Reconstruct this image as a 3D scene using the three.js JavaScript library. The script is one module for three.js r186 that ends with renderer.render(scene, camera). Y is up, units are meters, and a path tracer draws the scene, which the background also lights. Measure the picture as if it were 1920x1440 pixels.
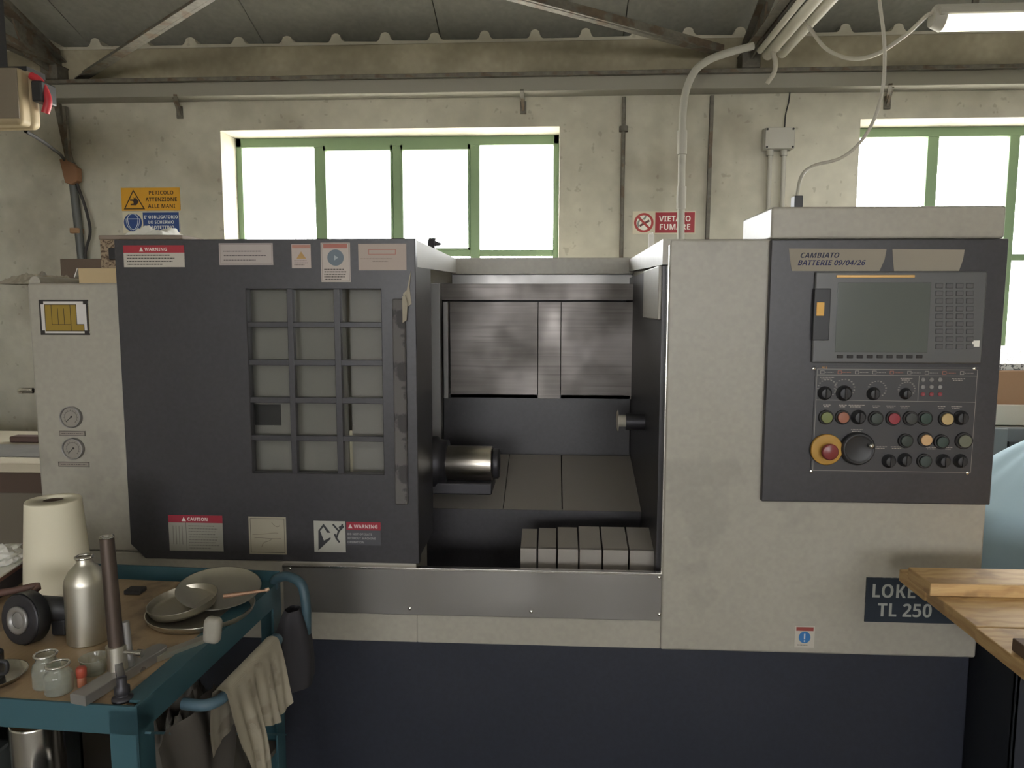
import * as THREE from 'three';
import { RoundedBoxGeometry } from 'three/addons/geometries/RoundedBoxGeometry.js';
import { mergeGeometries } from 'three/addons/utils/BufferGeometryUtils.js';
import { RectAreaLightUniformsLib } from 'three/addons/lights/RectAreaLightUniformsLib.js';
RectAreaLightUniformsLib.init();

// ---------- camera, sky, exposure ----------
const D2R = Math.PI / 180, EYE = new THREE.Vector3(0, 1.6, 0), FPX = 1380;
const scene = new THREE.Scene();
const camera = new THREE.PerspectiveCamera(2 * Math.atan(720 / FPX) / D2R, 4 / 3, 0.05, 200);
camera.position.copy(EYE);
camera.rotation.set(-6.1 * D2R, 3.2 * D2R, 0.07 * D2R, 'YXZ');
camera.updateMatrixWorld(true);
scene.add(camera);
const renderer = new THREE.WebGLRenderer();
renderer.toneMapping = THREE.LinearToneMapping;
renderer.toneMappingExposure = 1.35;
renderer.shadowMap.enabled = true;
scene.background = new THREE.Color().setRGB(0.985, 0.99, 1.0);
scene.backgroundIntensity = 14.0;
const sun = new THREE.DirectionalLight(new THREE.Color().setRGB(1, 0.94, 0.84), 30);   // lights the yard along the window wall, without entering the windows
sun.position.set(13, 18, -7); sun.target.position.set(0, 0, -8);
sun.castShadow = true;
Object.assign(sun.shadow.camera, { left: -20, right: 20, top: 20, bottom: -20, near: 1, far: 60 });
scene.add(sun, sun.target);

// ---------- pixel to place ----------
const dirOf = (px, py) => new THREE.Vector3((px - 960) / FPX, -(py - 720) / FPX, -1).applyQuaternion(camera.quaternion);
const on = (ax, v, px, py) => { const d = dirOf(px, py); return d.multiplyScalar((v - EYE[ax]) / d[ax]).add(EYE); };
const uz = (px, py, z) => on('z', z, px, py), uy = (px, py, y) => on('y', y, px, py), ux = (px, py, x) => on('x', x, px, py);

// ---------- random, noise, textures ----------
let seed = 7;
const rnd = () => { seed = (seed * 1664525 + 1013904223) >>> 0; return seed / 4294967296; };
const hash = (x, y, s) => { let h = (x * 374761393 + y * 668265263 + s * 982451653) | 0; h = Math.imul(h ^ (h >>> 13), 1274126177); h ^= h >>> 16; return (h >>> 0) / 4294967296; };
function vnoise(x, y, per, s, perX = per) {           // periodic value noise
  const x0 = Math.floor(x), y0 = Math.floor(y), fx = x - x0, fy = y - y0, m = (a) => ((a % per) + per) % per, mx = (a) => ((a % perX) + perX) % perX;
  const u = fx * fx * (3 - 2 * fx), v = fy * fy * (3 - 2 * fy);
  const a = hash(mx(x0), m(y0), s), b = hash(mx(x0 + 1), m(y0), s), c = hash(mx(x0), m(y0 + 1), s), d = hash(mx(x0 + 1), m(y0 + 1), s);
  return a + (b - a) * u + (c - a) * v + (a - b - c + d) * u * v;
}
const fbm = (u, v, per, oct, s) => { let t = 0, a = 0.5, n = 0; for (let i = 0; i < oct; i++) { t += a * vnoise(u * per, v * per, per, s + i); n += a; a *= 0.5; per *= 2; } return t / n; };
function dataTex(n, fn, size, srgb = true, aspect = 1) {     // fn(u, v) -> [r,g,b] 0..1; size = metres covered by one repeat
  const w = n, h = Math.round(n * aspect), d = new Uint8Array(w * h * 4);
  for (let j = 0; j < h; j++) for (let i = 0; i < w; i++) {
    const c = fn(i / w, j / h), k = (j * w + i) * 4;
    for (let q = 0; q < 3; q++) d[k + q] = Math.max(0, Math.min(255, Math.round(c[q] * 255)));
    d[k + 3] = 255;
  }
  const t = new THREE.DataTexture(d, w, h, THREE.RGBAFormat);
  t.wrapS = t.wrapT = THREE.RepeatWrapping; t.magFilter = THREE.LinearFilter; t.minFilter = THREE.LinearMipmapLinearFilter; t.generateMipmaps = true;
  if (srgb) t.colorSpace = THREE.SRGBColorSpace;
  t.repeat.set(1 / size, 1 / (size * aspect)); t.needsUpdate = true;
  return t;
}
const lerp3 = (a, b, t) => [a[0] + (b[0] - a[0]) * t, a[1] + (b[1] - a[1]) * t, a[2] + (b[2] - a[2]) * t];
const clamp01 = (t) => Math.max(0, Math.min(1, t)), sm = (a, b, t) => { t = clamp01((t - a) / (b - a)); return t * t * (3 - 2 * t); };
function canvasTex(w, h, draw) {
  const c = document.createElement('canvas'); c.width = w; c.height = h;
  const g = c.getContext('2d'); draw(g, w, h);
  const t = new THREE.CanvasTexture(c); t.colorSpace = THREE.SRGBColorSpace; t.anisotropy = 4; return t;
}
const std = (color, roughness = 0.6, metalness = 0, extra = {}) => { const m = new THREE.MeshStandardMaterial({ roughness, metalness, ...extra }); if (Array.isArray(color)) m.color.setRGB(...color); else m.color.set(color); return m; };
const phys = (color, o) => { const m = new THREE.MeshPhysicalMaterial(o); m.color.setRGB(...color); return m; };

const plasterMap = dataTex(1024, (u, v) => {
  const a = fbm(u, v, 3, 5, 11), b = fbm(u, v, 9, 4, 31), c = fbm(u, v, 40, 3, 57), st = sm(0.56, 0.78, fbm(u, v, 5, 5, 91));
  let col = lerp3([0.765, 0.75, 0.69], [0.70, 0.685, 0.625], sm(0.35, 0.7, a * 0.6 + b * 0.4));
  col = lerp3(col, [0.55, 0.52, 0.465], st * 0.42);
  const sp = sm(0.76, 0.83, fbm(u, v, 70, 3, 5)); col = lerp3(col, [0.45, 0.41, 0.36], sp * 0.25);
  const k = 0.95 + 0.1 * c; return col.map((x) => x * k);
}, 2.6);
const plasterBump = dataTex(512, (u, v) => { const t = fbm(u, v, 12, 5, 3); return [t, t, t]; }, 1.3, false);
const ringMap = dataTex(512, (u, v) => { const a = fbm(u, v, 5, 5, 21), c = fbm(u, v, 60, 2, 8); return lerp3([0.66, 0.63, 0.55], [0.57, 0.54, 0.465], sm(0.3, 0.7, a)).map((x) => x * (0.94 + 0.12 * c)); }, 2.0);
const paintMap = dataTex(512, (u, v) => { const a = fbm(u, v, 4, 5, 41), c = fbm(u, v, 90, 2, 6), s = sm(0.68, 0.8, fbm(u, v, 7, 4, 77)); return lerp3(lerp3([0.635, 0.615, 0.57], [0.605, 0.585, 0.54], a), [0.52, 0.5, 0.47], s * 0.35).map((x) => x * (0.97 + 0.06 * c)); }, 1.1);
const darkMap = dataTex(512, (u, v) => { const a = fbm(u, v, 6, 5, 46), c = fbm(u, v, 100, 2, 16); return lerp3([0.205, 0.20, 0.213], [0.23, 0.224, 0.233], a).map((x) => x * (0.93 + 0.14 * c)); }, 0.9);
const baseMap = dataTex(512, (u, v) => { const a = fbm(u, v, 5, 5, 146), c = fbm(u, v, 90, 2, 19); return lerp3([0.125, 0.14, 0.185], [0.155, 0.165, 0.205], a).map((x) => x * (0.92 + 0.16 * c)); }, 0.9);
const steelMap = dataTex(512, (u, v) => { const a = fbm(u, v, 3, 4, 61), b = vnoise(u * 4, v * 128, 128, 13, 4), d = sm(0.72, 0.9, vnoise(u * 3, v * 96, 96, 9, 3)), s = sm(0.5, 0.8, fbm(u, v, 3, 4, 18)); return lerp3(lerp3([0.60, 0.585, 0.57], [0.54, 0.525, 0.51], a), [0.44, 0.425, 0.41], s * 0.5 + d * 0.35).map((x) => x * (0.95 + 0.09 * b)); }, 0.8);
const steelRough = dataTex(256, (u, v) => { const t = 0.4 + 0.6 * fbm(u, v, 5, 4, 63); return [t, t, t]; }, 0.7, false);
const woodMap = dataTex(1024, (u, v) => {
  const w = fbm(u, v, 4, 3, 5) * 0.16, g = Math.sin((v * 14 + w * 14 + 0.2 * fbm(u, v, 8, 3, 9)) * 6.283), f = vnoise(u * 16, v * 256, 256, 33), st = sm(0.55, 0.75, fbm(u, v, 6, 5, 88));
  let c = lerp3([0.80, 0.67, 0.47], [0.70, 0.555, 0.37], sm(-0.4, 1, g) * 0.5 + f * 0.4);
  return lerp3(c, [0.45, 0.35, 0.25], st * 0.35);
}, 0.5);
const boardMap = dataTex(512, (u, v) => { const a = fbm(u, v, 5, 5, 4), s = sm(0.55, 0.72, fbm(u, v, 6, 5, 29)), f = vnoise(u * 200, v * 20, 200, 3); return lerp3(lerp3([0.66, 0.57, 0.45], [0.57, 0.48, 0.37], a * 0.7 + f * 0.3), [0.36, 0.30, 0.24], s * 0.6); }, 0.6);
const clothMap = dataTex(512, (u, v) => { const a = fbm(u, v, 5, 4, 64), s = sm(0.56, 0.7, fbm(u, v, 7, 4, 97)), wv = 0.95 + 0.05 * Math.sin(u * 6.283 * 120) * Math.sin(v * 6.283 * 120); return lerp3(lerp3([0.69, 0.66, 0.59], [0.62, 0.585, 0.52], a), [0.45, 0.415, 0.365], s * 0.35).map((x) => x * wv); }, 0.25);
const roofMap = dataTex(512, (u, v) => { const a = fbm(u, v, 4, 5, 81), c = fbm(u, v, 60, 2, 4); return lerp3([0.70, 0.70, 0.66], [0.60, 0.60, 0.57], a).map((x) => x * (0.95 + 0.1 * c)); }, 1.4);
const rustMap = dataTex(512, (u, v) => { const a = sm(0.5, 0.62, fbm(u, v, 8, 5, 51)), c = fbm(u, v, 30, 3, 14); return lerp3([0.41, 0.395, 0.36], [0.38, 0.33, 0.275], a).map((x) => x * (0.85 + 0.3 * c)); }, 0.6);
const floorMap = dataTex(512, (u, v) => { const a = fbm(u, v, 4, 5, 151), s = sm(0.55, 0.75, fbm(u, v, 5, 5, 152)); return lerp3(lerp3([0.52, 0.5, 0.46], [0.45, 0.43, 0.4], a), [0.28, 0.27, 0.26], s * 0.5); }, 2);

const M = {
  plaster: std('#ffffff', 0.95, 0, { map: plasterMap, bumpMap: plasterBump, bumpScale: 0.004 }),
  ring: std('#ffffff', 0.95, 0, { map: ringMap, bumpMap: plasterBump, bumpScale: 0.003 }),
  paint: std('#ffffff', 0.42, 0, { map: paintMap }),
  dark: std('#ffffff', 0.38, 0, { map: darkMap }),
  base: std('#ffffff', 0.45, 0, { map: baseMap }),
  steel: std([0.72, 0.70, 0.70], 0.8, 1, { map: steelMap, roughnessMap: steelRough }),
  steelSoft: std([0.33, 0.315, 0.30], 0.5, 0.85, { roughnessMap: steelRough }),
  steelDull: std([0.30, 0.29, 0.28], 0.55, 0.6, { roughnessMap: steelRough }),
  bed: std([0.27, 0.245, 0.22], 0.5, 0.3),
  chrome: std([0.74, 0.72, 0.68], 0.22, 1),
  darkSteel: std([0.048, 0.046, 0.052], 0.45, 0.5),
  black: std([0.022, 0.022, 0.024], 0.45),
  rubber: std([0.03, 0.028, 0.028], 0.75),
  wood: std('#ffffff', 0.7, 0, { map: woodMap }),
  board: std('#ffffff', 0.42, 0, { map: boardMap }),
  cloth: std('#ffffff', 0.95, 0, { map: clothMap, side: THREE.DoubleSide }),
  roof: std('#ffffff', 0.85, 0, { map: roofMap }),
  beam: std('#ffffff', 0.7, 0.1, { map: rustMap }),
  beamPaint: std([0.28, 0.265, 0.225], 0.7),
  green: std([0.17, 0.25, 0.14], 0.6),
  teal: std([0.032, 0.085, 0.105], 0.45),
  tealLight: std([0.055, 0.10, 0.13], 0.5),
  white: std([0.8, 0.78, 0.72], 0.8),
  plasticGrey: std([0.40, 0.385, 0.335], 0.55),
  cable: std([0.43, 0.405, 0.34], 0.55),
  floor: std('#ffffff', 0.7, 0, { map: floorMap }),
  ground: std([0.47, 0.455, 0.42], 0.95),
  glassPane: phys([0.97, 0.98, 0.97], { transmission: 1, thickness: 0, roughness: 0.03, ior: 1.45 }),
  paper: std([0.66, 0.61, 0.47], 0.95),
  cardboard: std([0.50, 0.38, 0.22], 0.9),
  alu: std([0.62, 0.59, 0.51], 0.42, 1),
  red: std([0.50, 0.03, 0.045], 0.45),
};

// ---------- building helpers ----------
const V = (x, y, z) => new THREE.Vector3(x, y, z);
const names = new Map(), origin = new Map();
function numbered(n) { const k = names.get(n) ?? 0; names.set(n, k + 1); return k ? n + '_' + String(k).padStart(3, '0') : n; }
function metric(g) {       // uv in metres from the face direction
  const p = g.attributes.position, nn = g.attributes.normal, uv = new Float32Array(p.count * 2);
  for (let i = 0; i < p.count; i++) {
    const ax = Math.abs(nn.getX(i)), ay = Math.abs(nn.getY(i)), az = Math.abs(nn.getZ(i));
    const [u, v] = ay >= ax && ay >= az ? [p.getX(i), p.getZ(i)] : ax > az ? [p.getZ(i), p.getY(i)] : [p.getX(i), p.getY(i)];
    uv[2 * i] = u; uv[2 * i + 1] = v;
  }
  g.setAttribute('uv', new THREE.BufferAttribute(uv, 2)); return g;
}
const keep = (g) => { g.userData.keepUV = true; return g; };
const cross = (a, b) => { b.castShadow = b.receiveShadow = true; a.add(b); };
function prep(geos) {
  let list = (Array.isArray(geos) ? geos : [geos]);
  if (list.length > 1) { list = list.map((g) => { const q = g.index ? g.toNonIndexed() : g; for (const k of Object.keys(q.attributes)) if (!['position', 'normal', 'uv'].includes(k)) q.deleteAttribute(k); return q; }); return mergeGeometries(list); }
  return list[0];
}
// geometry comes in world coordinates (or in the thing's own when it was made with local = true)
function part(parent, name, geos, mat, label) {
  const keepUV = (Array.isArray(geos) ? geos : [geos]).every((g) => g.userData.keepUV);
  const g = prep(geos); if (!keepUV) metric(g);
  const o = origin.get(parent) ?? V(0, 0, 0);
  g.translate(-o.x, -o.y, -o.z);
  const m = new THREE.Mesh(g, mat); m.name = name; if (label) m.userData.label = label;
  origin.set(m, o); cross(parent, m); return m;
}
function thing(name, label, category, at, group, local = false) {
  const o = new THREE.Group(); o.name = numbered(name); o.position.set(...at); o.userData = { label, category }; if (group) o.userData.group = group;
  origin.set(o, local ? V(0, 0, 0) : V(...at)); scene.add(o); return o;
}
function solo(name, label, category, geos, mat, group) {      // a thing of one mesh, geometry in world coordinates
  const keepUV = (Array.isArray(geos) ? geos : [geos]).every((g) => g.userData.keepUV);
  const g = prep(geos); if (!keepUV) metric(g); g.computeBoundingBox();
  const b = g.boundingBox, c = V((b.min.x + b.max.x) / 2, b.min.y, (b.min.z + b.max.z) / 2);
  g.translate(-c.x, -c.y, -c.z);
  const m = new THREE.Mesh(g, mat); m.name = numbered(name); m.position.copy(c); m.userData = { label, category }; if (group) m.userData.group = group;
  cross(scene, m); return m;
}
function structure(name, geos, mat, label) {
  const m = new THREE.Mesh(metric(prep(geos)), mat); m.name = name; m.userData = { kind: 'structure', label, category: name.split('_')[0] };
  cross(scene, m); return m;
}
const bx = (x0, x1, y0, y1, z0, z1, r = 0) => {
  const w = Math.abs(x1 - x0), h = Math.abs(y1 - y0), d = Math.abs(z1 - z0);
  const g = r > 0 ? new RoundedBoxGeometry(w, h, d, 2, Math.min(r, w / 2.05, h / 2.05, d / 2.05)) : new THREE.BoxGeometry(w, h, d);
  return g.translate((x0 + x1) / 2, (y0 + y1) / 2, (z0 + z1) / 2);
};
const tube = (pts, r, seg = 0, rad = 10, closed = false) => new THREE.TubeGeometry(new THREE.CatmullRomCurve3(pts.map((p) => p.isVector3 ? p : V(...p)), closed, 'centripetal'), seg || pts.length * 8, r, rad, closed);
function cyl(a, b, r, r2 = r, seg = 28, open = false) {         // a straight round bar from a to b
  a = a.isVector3 ? a : V(...a); b = b.isVector3 ? b : V(...b);
  const d = b.clone().sub(a), g = new THREE.CylinderGeometry(r2, r, d.length(), seg, 1, open);
  g.applyQuaternion(new THREE.Quaternion().setFromUnitVectors(V(0, 1, 0), d.clone().normalize())); const m = a.clone().add(b).multiplyScalar(0.5);
  return g.translate(m.x, m.y, m.z);
}
function bar(a, b, w, h, up = V(0, 1, 0)) {                    // a straight rectangular bar from a to b
  const d = b.clone().sub(a), z = d.clone().normalize(), x = up.clone().cross(z).normalize(), y = z.clone().cross(x);
  const g = new THREE.BoxGeometry(w, h, d.length()); g.applyMatrix4(new THREE.Matrix4().makeBasis(x, y, z)); const m = a.clone().add(b).multiplyScalar(0.5);
  return g.translate(m.x, m.y, m.z);
}
const lathe = (prof, seg = 40) => new THREE.LatheGeometry(prof.map(([r, y]) => new THREE.Vector2(Math.max(r, 1e-5), y)), seg);
const extr = (pts, depth, bevel = 0) => { const s = new THREE.Shape(pts.map((p) => new THREE.Vector2(p[0], p[1]))); return new THREE.ExtrudeGeometry(s, { depth, bevelEnabled: bevel > 0, bevelSize: bevel, bevelThickness: bevel, bevelSegments: 2, steps: 1 }); };
// a thin printed plate facing the camera side, from the photo's corners on the plane z
function plate(z, x0, y0, x1, y1, t = 0.0015) {
  const a = uz(x0, (y0 + y1) / 2, z), b = uz(x1, (y0 + y1) / 2, z), c = uz((x0 + x1) / 2, y0, z), d = uz((x0 + x1) / 2, y1, z);
  return keep(bx(a.x, b.x, d.y, c.y, z, z + t));
}
const printed = (w, h, draw, rough = 0.5, tint = [1, 1, 1]) => { const m = std(tint, rough, 0, { map: canvasTex(w, h, draw) }); return m; };

// ---------- the place ----------
const ZW = -4.4, ZO = -4.68, XL = -4.6, XR = 5.6, ZB = 6.2, H = 3.12, SL = 0.33, ZR = (ZW + ZB) / 2;
const w1 = { x0: -1.986, x1: 0.032, y0: 1.05, y1: 2.633 }, w2 = { x0: 1.722, x1: 3.74, y0: 1.05, y1: 2.653 };
{ // back wall with two openings, its top edge mortared up into the roof ribs
  const s = new THREE.Shape(), rib = uz(178, 80, ZW).x, pitch = 0.2893;
  s.moveTo(XL, 0); s.lineTo(XL, H);
  for (let k = -6; k < 30; k++) {
    const c = rib + k * pitch; if (c < XL + 0.1 || c > XR - 0.1) continue;
    const w = 0.045 + 0.008 * rnd(), h = 0.038 + 0.012 * rnd(), j = 0.006 * (rnd() - 0.5);
    s.lineTo(c - w, H + j); s.quadraticCurveTo(c - w * 0.62, H + 0.006, c - w * 0.5, H + h * 0.8); s.quadraticCurveTo(c, H + h * 1.25, c + w * 0.5, H + h * 0.8); s.quadraticCurveTo(c + w * 0.62, H + 0.006, c + w, H - j);
  }
  s.lineTo(XR, H); s.lineTo(XR, 0); s.closePath();
  for (const w of [w1, w2]) { const h = new THREE.Path(); h.moveTo(w.x0, w.y0); h.lineTo(w.x1, w.y0); h.lineTo(w.x1, w.y1); h.lineTo(w.x0, w.y1); h.closePath(); s.holes.push(h); }
  const g = new THREE.ExtrudeGeometry(s, { depth: ZW - ZO, bevelEnabled: false, curveSegments: 4 }).translate(0, 0, ZO);
  const wall = structure('wall_back', g, M.plaster, 'stained grey plaster wall with two window openings');
  for (const w of [w1, w2]) {   // painted plaster lining of the openings
    const rv = part(wall, 'window_reveal', [bx(w.x0, w.x1, w.y1 - 0.004, w.y1 + 0.0, ZO + 0.001, ZW + 0.001), bx(w.x0, w.x0 + 0.004, w.y0, w.y1, ZO + 0.001, ZW + 0.001), bx(w.x1 - 0.004, w.x1, w.y0, w.y1, ZO + 0.001, ZW + 0.001), bx(w.x0, w.x1, w.y0, w.y0 + 0.004, ZO + 0.001, ZW + 0.001)], M.plaster, 'plaster lining of a window opening');
    rv.userData.label = 'plaster lining of a window opening';
  }
}
structure('trim_1', bx(XL, XR, 2.885, 3.1, ZW - 0.01, ZW + 0.018, 0.008), M.ring, 'brownish plastered ring beam along the wall top');
structure('trim_2', bx(XL - 0.28, XR + 0.28, 3.1, 3.16, ZO - 0.03, ZO + 0.02), M.beam, 'eaves board added to block sky light at the roof edge');  // board added to keep sky light from leaking over the wall
structure('floor', bx(XL - 0.3, XR + 0.3, -0.2, 0, ZO, ZB + 0.3), M.floor, 'worn grey concrete floor');
structure('wall_left', bx(XL - 0.28, XL, 0, H + 2.0, ZO, ZB + 0.28), M.plaster, 'plaster side wall');
structure('wall_right', bx(XR, XR + 0.28, 0, H + 2.0, ZO, ZB + 0.28), M.plaster, 'plaster side wall');
{ // wall behind the camera with high windows
  const s = new THREE.Shape(); s.moveTo(XL, 0); s.lineTo(XR, 0); s.lineTo(XR, H + 0.1); s.lineTo(XL, H + 0.1); s.closePath();
  for (const [a, b] of [[1.1, 3.1], [-2.2, -0.2]]) { const h = new THREE.Path(); h.moveTo(a, 1.3); h.lineTo(b, 1.3); h.lineTo(b, 2.65); h.lineTo(a, 2.65); h.closePath(); s.holes.push(h); }
  structure('wall_front', new THREE.ExtrudeGeometry(s, { depth: 0.28, bevelEnabled: false }).translate(0, 0, ZB), M.plaster, 'plaster wall with two window openings');
}
{ // ribbed roof of separate sheets, rising from both long walls to the ridge
  const yAt = (z) => 3.24 + SL * (ZR - Math.abs(z - ZR) - ZW);
  const c = new THREE.Group(); c.name = 'ceiling'; c.userData = { kind: 'structure', label: 'grey roof sheets seen from below', category: 'ceiling' }; scene.add(c);
  const seam = uz(818, 30, ZW).x, wdt = 1.085;
  for (const side of [-1, 1]) {
    const za = side < 0 ? ZO - 0.35 : ZB + 0.63, quad = (x0, x1, dy, t) => {
      const ya = yAt(za) + dy, yb = yAt(ZR) + dy, g = new THREE.BufferGeometry(), P = [];
      const q = (a, b, c2, d) => P.push(...a, ...b, ...c2, ...a, ...c2, ...d);
      const A = [x0, ya, za], B = [x1, ya, za], C = [x1, yb, ZR], D = [x0, yb, ZR], up = (p) => [p[0], p[1] + t, p[2]];
      q(A, B, C, D); q(up(D), up(C), up(B), up(A)); q(up(A), up(B), B, A); q(up(B), up(C), C, B); q(up(D), up(A), A, D); q(up(C), up(D), D, C);
      g.setAttribute('position', new THREE.Float32BufferAttribute(P, 3)); g.computeVertexNormals(); return metric(g);
    };
    for (let k = -4; k < 6; k++) { const x0 = Math.max(XL - 0.3, seam + k * wdt + 0.003), x1 = Math.min(XR + 0.3, seam + (k + 1) * wdt - 0.003); if (x1 - x0 > 0.05) part(c, 'roof_sheet', quad(x0, x1, 0, 0.03), M.roof); }
    part(c, 'roof_deck', quad(XL - 0.3, XR + 0.3, 0.03, 0.05), M.beam);
  }
}
solo('yard', 'sunlit pale ground outside the windows', 'ground', bx(-60, 60, -0.35, -0.25, -60, 60), M.ground).userData.kind = 'structure';

// ---------- windows ----------
function windowUnit(name, w, cuts, rails, zf, label) {
  const g = new THREE.Group(); g.name = name; g.userData = { kind: 'structure', label, category: 'window' }; scene.add(g);
  const d = 0.045, fy = w.y1 - 0.004, x0 = w.x0 + 0.004, x1 = w.x1 - 0.004;
  part(g, 'frame', [bx(x0, x1, fy - 0.055, fy, zf - d, zf, 0.004), bx(x0, x0 + 0.035, w.y0 + 0.01, fy, zf - d, zf, 0.004), bx(x1 - 0.035, x1, w.y0 + 0.01, fy, zf - d, zf, 0.004), bx(x0, x1, w.y0 + 0.004, w.y0 + 0.06, zf - d, zf, 0.004)], M.green, 'worn green painted steel frame');
  for (const [a, b] of cuts) part(g, 'mullion', bx(a, b, w.y0 + 0.04, fy - 0.03, zf - d + 0.004, zf - 0.004, 0.004), M.green);
  for (const y of rails) part(g, 'transom', bx(x0 + 0.02, x1 - 0.02, y - 0.02, y + 0.02, zf - d + 0.008, zf - 0.008, 0.004), M.green);
  const xs = [x0 + 0.03, ...cuts.flatMap((c) => c), x1 - 0.03], ys = [w.y0 + 0.055, ...rails, fy - 0.05];
  for (let i = 0; i < xs.length; i += 2) for (let j = 0; j + 1 < ys.length; j++) {
    const yb = ys[j] + (j ? 0.018 : 0), yt = ys[j + 1] - (j + 2 < ys.length ? 0.018 : 0);
    part(g, 'pane', new THREE.PlaneGeometry(xs[i + 1] - xs[i] + 0.01, yt - yb + 0.006).translate((xs[i] + xs[i + 1]) / 2, (yb + yt) / 2, zf - 0.024), M.glassPane);
    if (name === 'window_1' && (i === 2 || i === 4) && j === ys.length - 2) { const t = 0.012, a = xs[i], b = xs[i + 1]; part(g, 'sash', [bx(a, b, yt - 0.03, yt, zf - 0.04, zf + 0.006), bx(a, a + t, yb, yt, zf - 0.04, zf + 0.006), bx(b - t, b, yb, yt, zf - 0.04, zf + 0.006), bx(a, b, yb, yb + t, zf - 0.04, zf + 0.006)], M.green); }
  }
}
const ZF = -4.61, wx = (p, y = 350) => uz(p, y, ZF).x;
windowUnit('window_1', w1, [[wx(590), wx(608)], [wx(736), wx(752)], [wx(881), wx(899)]], [uz(960, 474, ZF).y], ZF, 'four-bay green steel window above the lathe');
windowUnit('window_2', w2, [[wx(1736), wx(1757)], [wx(1889), wx(1908)], [wx(2045), wx(2062)]], [uz(1900, 482, ZF).y], ZF, 'green steel window behind the control console');

// ---------- wall beam, trusses, braces ----------
{
  const b = thing('wall_beam', 'long painted steel channel beam running along the wall above the windows', 'beam', [0, 2.79, ZW + 0.06]);
  part(b, 'web', bx(XL + 0.05, XR - 0.05, 2.795, 2.872, ZW + 0.001, ZW + 0.12, 0.004), M.beamPaint);
  part(b, 'top_flange', bx(XL + 0.05, XR - 0.05, 2.872, 2.894, ZW + 0.02, ZW + 0.145, 0.004), M.beam);
  for (const [px, py] of [[322, 208], [980, 190], [1678, 182]]) {
    const p = uz(px, py, ZW + 0.1), s = px < 900 ? -1 : px > 1500 ? 1 : 0.1;
    const k = thing('wall_bracket', px < 900 ? 'small rusty bracket hanging from the beam left of the wide window' : px < 1500 ? 'small rusty bracket hanging from the beam above the wide window' : 'small forked bracket hanging from the beam above the console', 'bracket', [p.x, 2.70, ZW + 0.1], 'brackets under the wall beam');
    part(k, 'plate', bx(p.x - 0.018, p.x + 0.018, 2.70, 2.77, ZW + 0.001, ZW + 0.012), M.beam);
    part(k, 'arm', bar(V(p.x, 2.745, ZW + 0.01), V(p.x - s * 0.04, 2.80, ZW + 0.13), 0.02, 0.012), M.beam);
    part(k, 'arm', bar(V(p.x, 2.72, ZW + 0.01), V(p.x - s * 0.015, 2.795, ZW + 0.10), 0.014, 0.01), M.beam);
  }
}
function truss(px, side) {
  const x = px, t = thing('roof_truss', side < 0 ? 'dark steel roof truss meeting the wall beside the hanging reel' : 'dark steel roof truss carrying the pale cable conduits', 'truss', [x, 2.93, ZW + 0.02]);
  part(t, 'bottom_chord', [bar(V(x - 0.03, 2.985, ZW + 0.02), V(x - 0.03, 2.985, ZB - 0.05), 0.045, 0.006), bar(V(x + 0.03, 2.985, ZW + 0.02), V(x + 0.03, 2.985, ZB - 0.05), 0.045, 0.006), bar(V(x - 0.008, 3.01, ZW + 0.02), V(x - 0.008, 3.01, ZB - 0.05), 0.006, 0.05), bar(V(x + 0.008, 3.01, ZW + 0.02), V(x + 0.008, 3.01, ZB - 0.05), 0.006, 0.05)], M.beam);
  for (const e of [-1, 1]) { const za = e < 0 ? ZW + 0.02 : ZB - 0.05; part(t, 'rafter', [bar(V(x, 3.03, za), V(x, 3.03 + SL * Math.abs(ZR - za), ZR), 0.08, 0.012), bar(V(x, 3.06, za), V(x, 3.06 + SL * Math.abs(ZR - za), ZR), 0.012, 0.06)], M.beam); }
  for (let k = 1; k < 8; k++) { const z = ZW + k * (ZB - ZW) / 8, y = 3.05 + SL * (ZR - Math.abs(z - ZR) - ZW) ; part(t, 'strut', bar(V(x, 3.0, z), V(x, y, z), 0.04, 0.012, V(1, 0, 0)), M.beam); }
  part(t, 'gusset_plate', extr([[0, -0.07], [0.3, -0.03], [0.38, 0.14], [0, 0.1]], 0.01).rotateY(-Math.PI / 2).translate(x + 0.005, 3.0, ZW + 0.02), M.beam);
  part(t, 'bearing_shoe', bx(x - 0.05, x + 0.05, 2.9, 2.985, ZW + 0.02, ZW + 0.13, 0.006), M.beam);
  return x;
}
const tl = truss(uz(118, 140, ZW).x, -1), tr = truss(uz(1398, 115, ZW).x, 1);
{
  const brace = (a, b, label) => solo('roof_brace', label, 'brace', [bar(a, b, 0.06, 0.006), bar(a.clone().add(V(0.02, 0.022, 0)), b.clone().add(V(0.02, 0.022, 0)), 0.006, 0.05)], M.beam, 'diagonal roof braces');
  const y = 2.985, a = uz(150, 149, ZW + 0.06), b = uy(394, -6, 2.96), c = uz(1350, 101, ZW + 0.12), d = uy(945, -8, c.y);
  brace(a, b.clone().add(b.clone().sub(a).multiplyScalar(1.2)), 'dark angle iron brace rising from the truss by the hanging reel');
  brace(c, d.clone().add(d.clone().sub(c).multiplyScalar(1.2)), 'dark angle iron brace with a lit lower edge joining the conduit truss');
}
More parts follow.
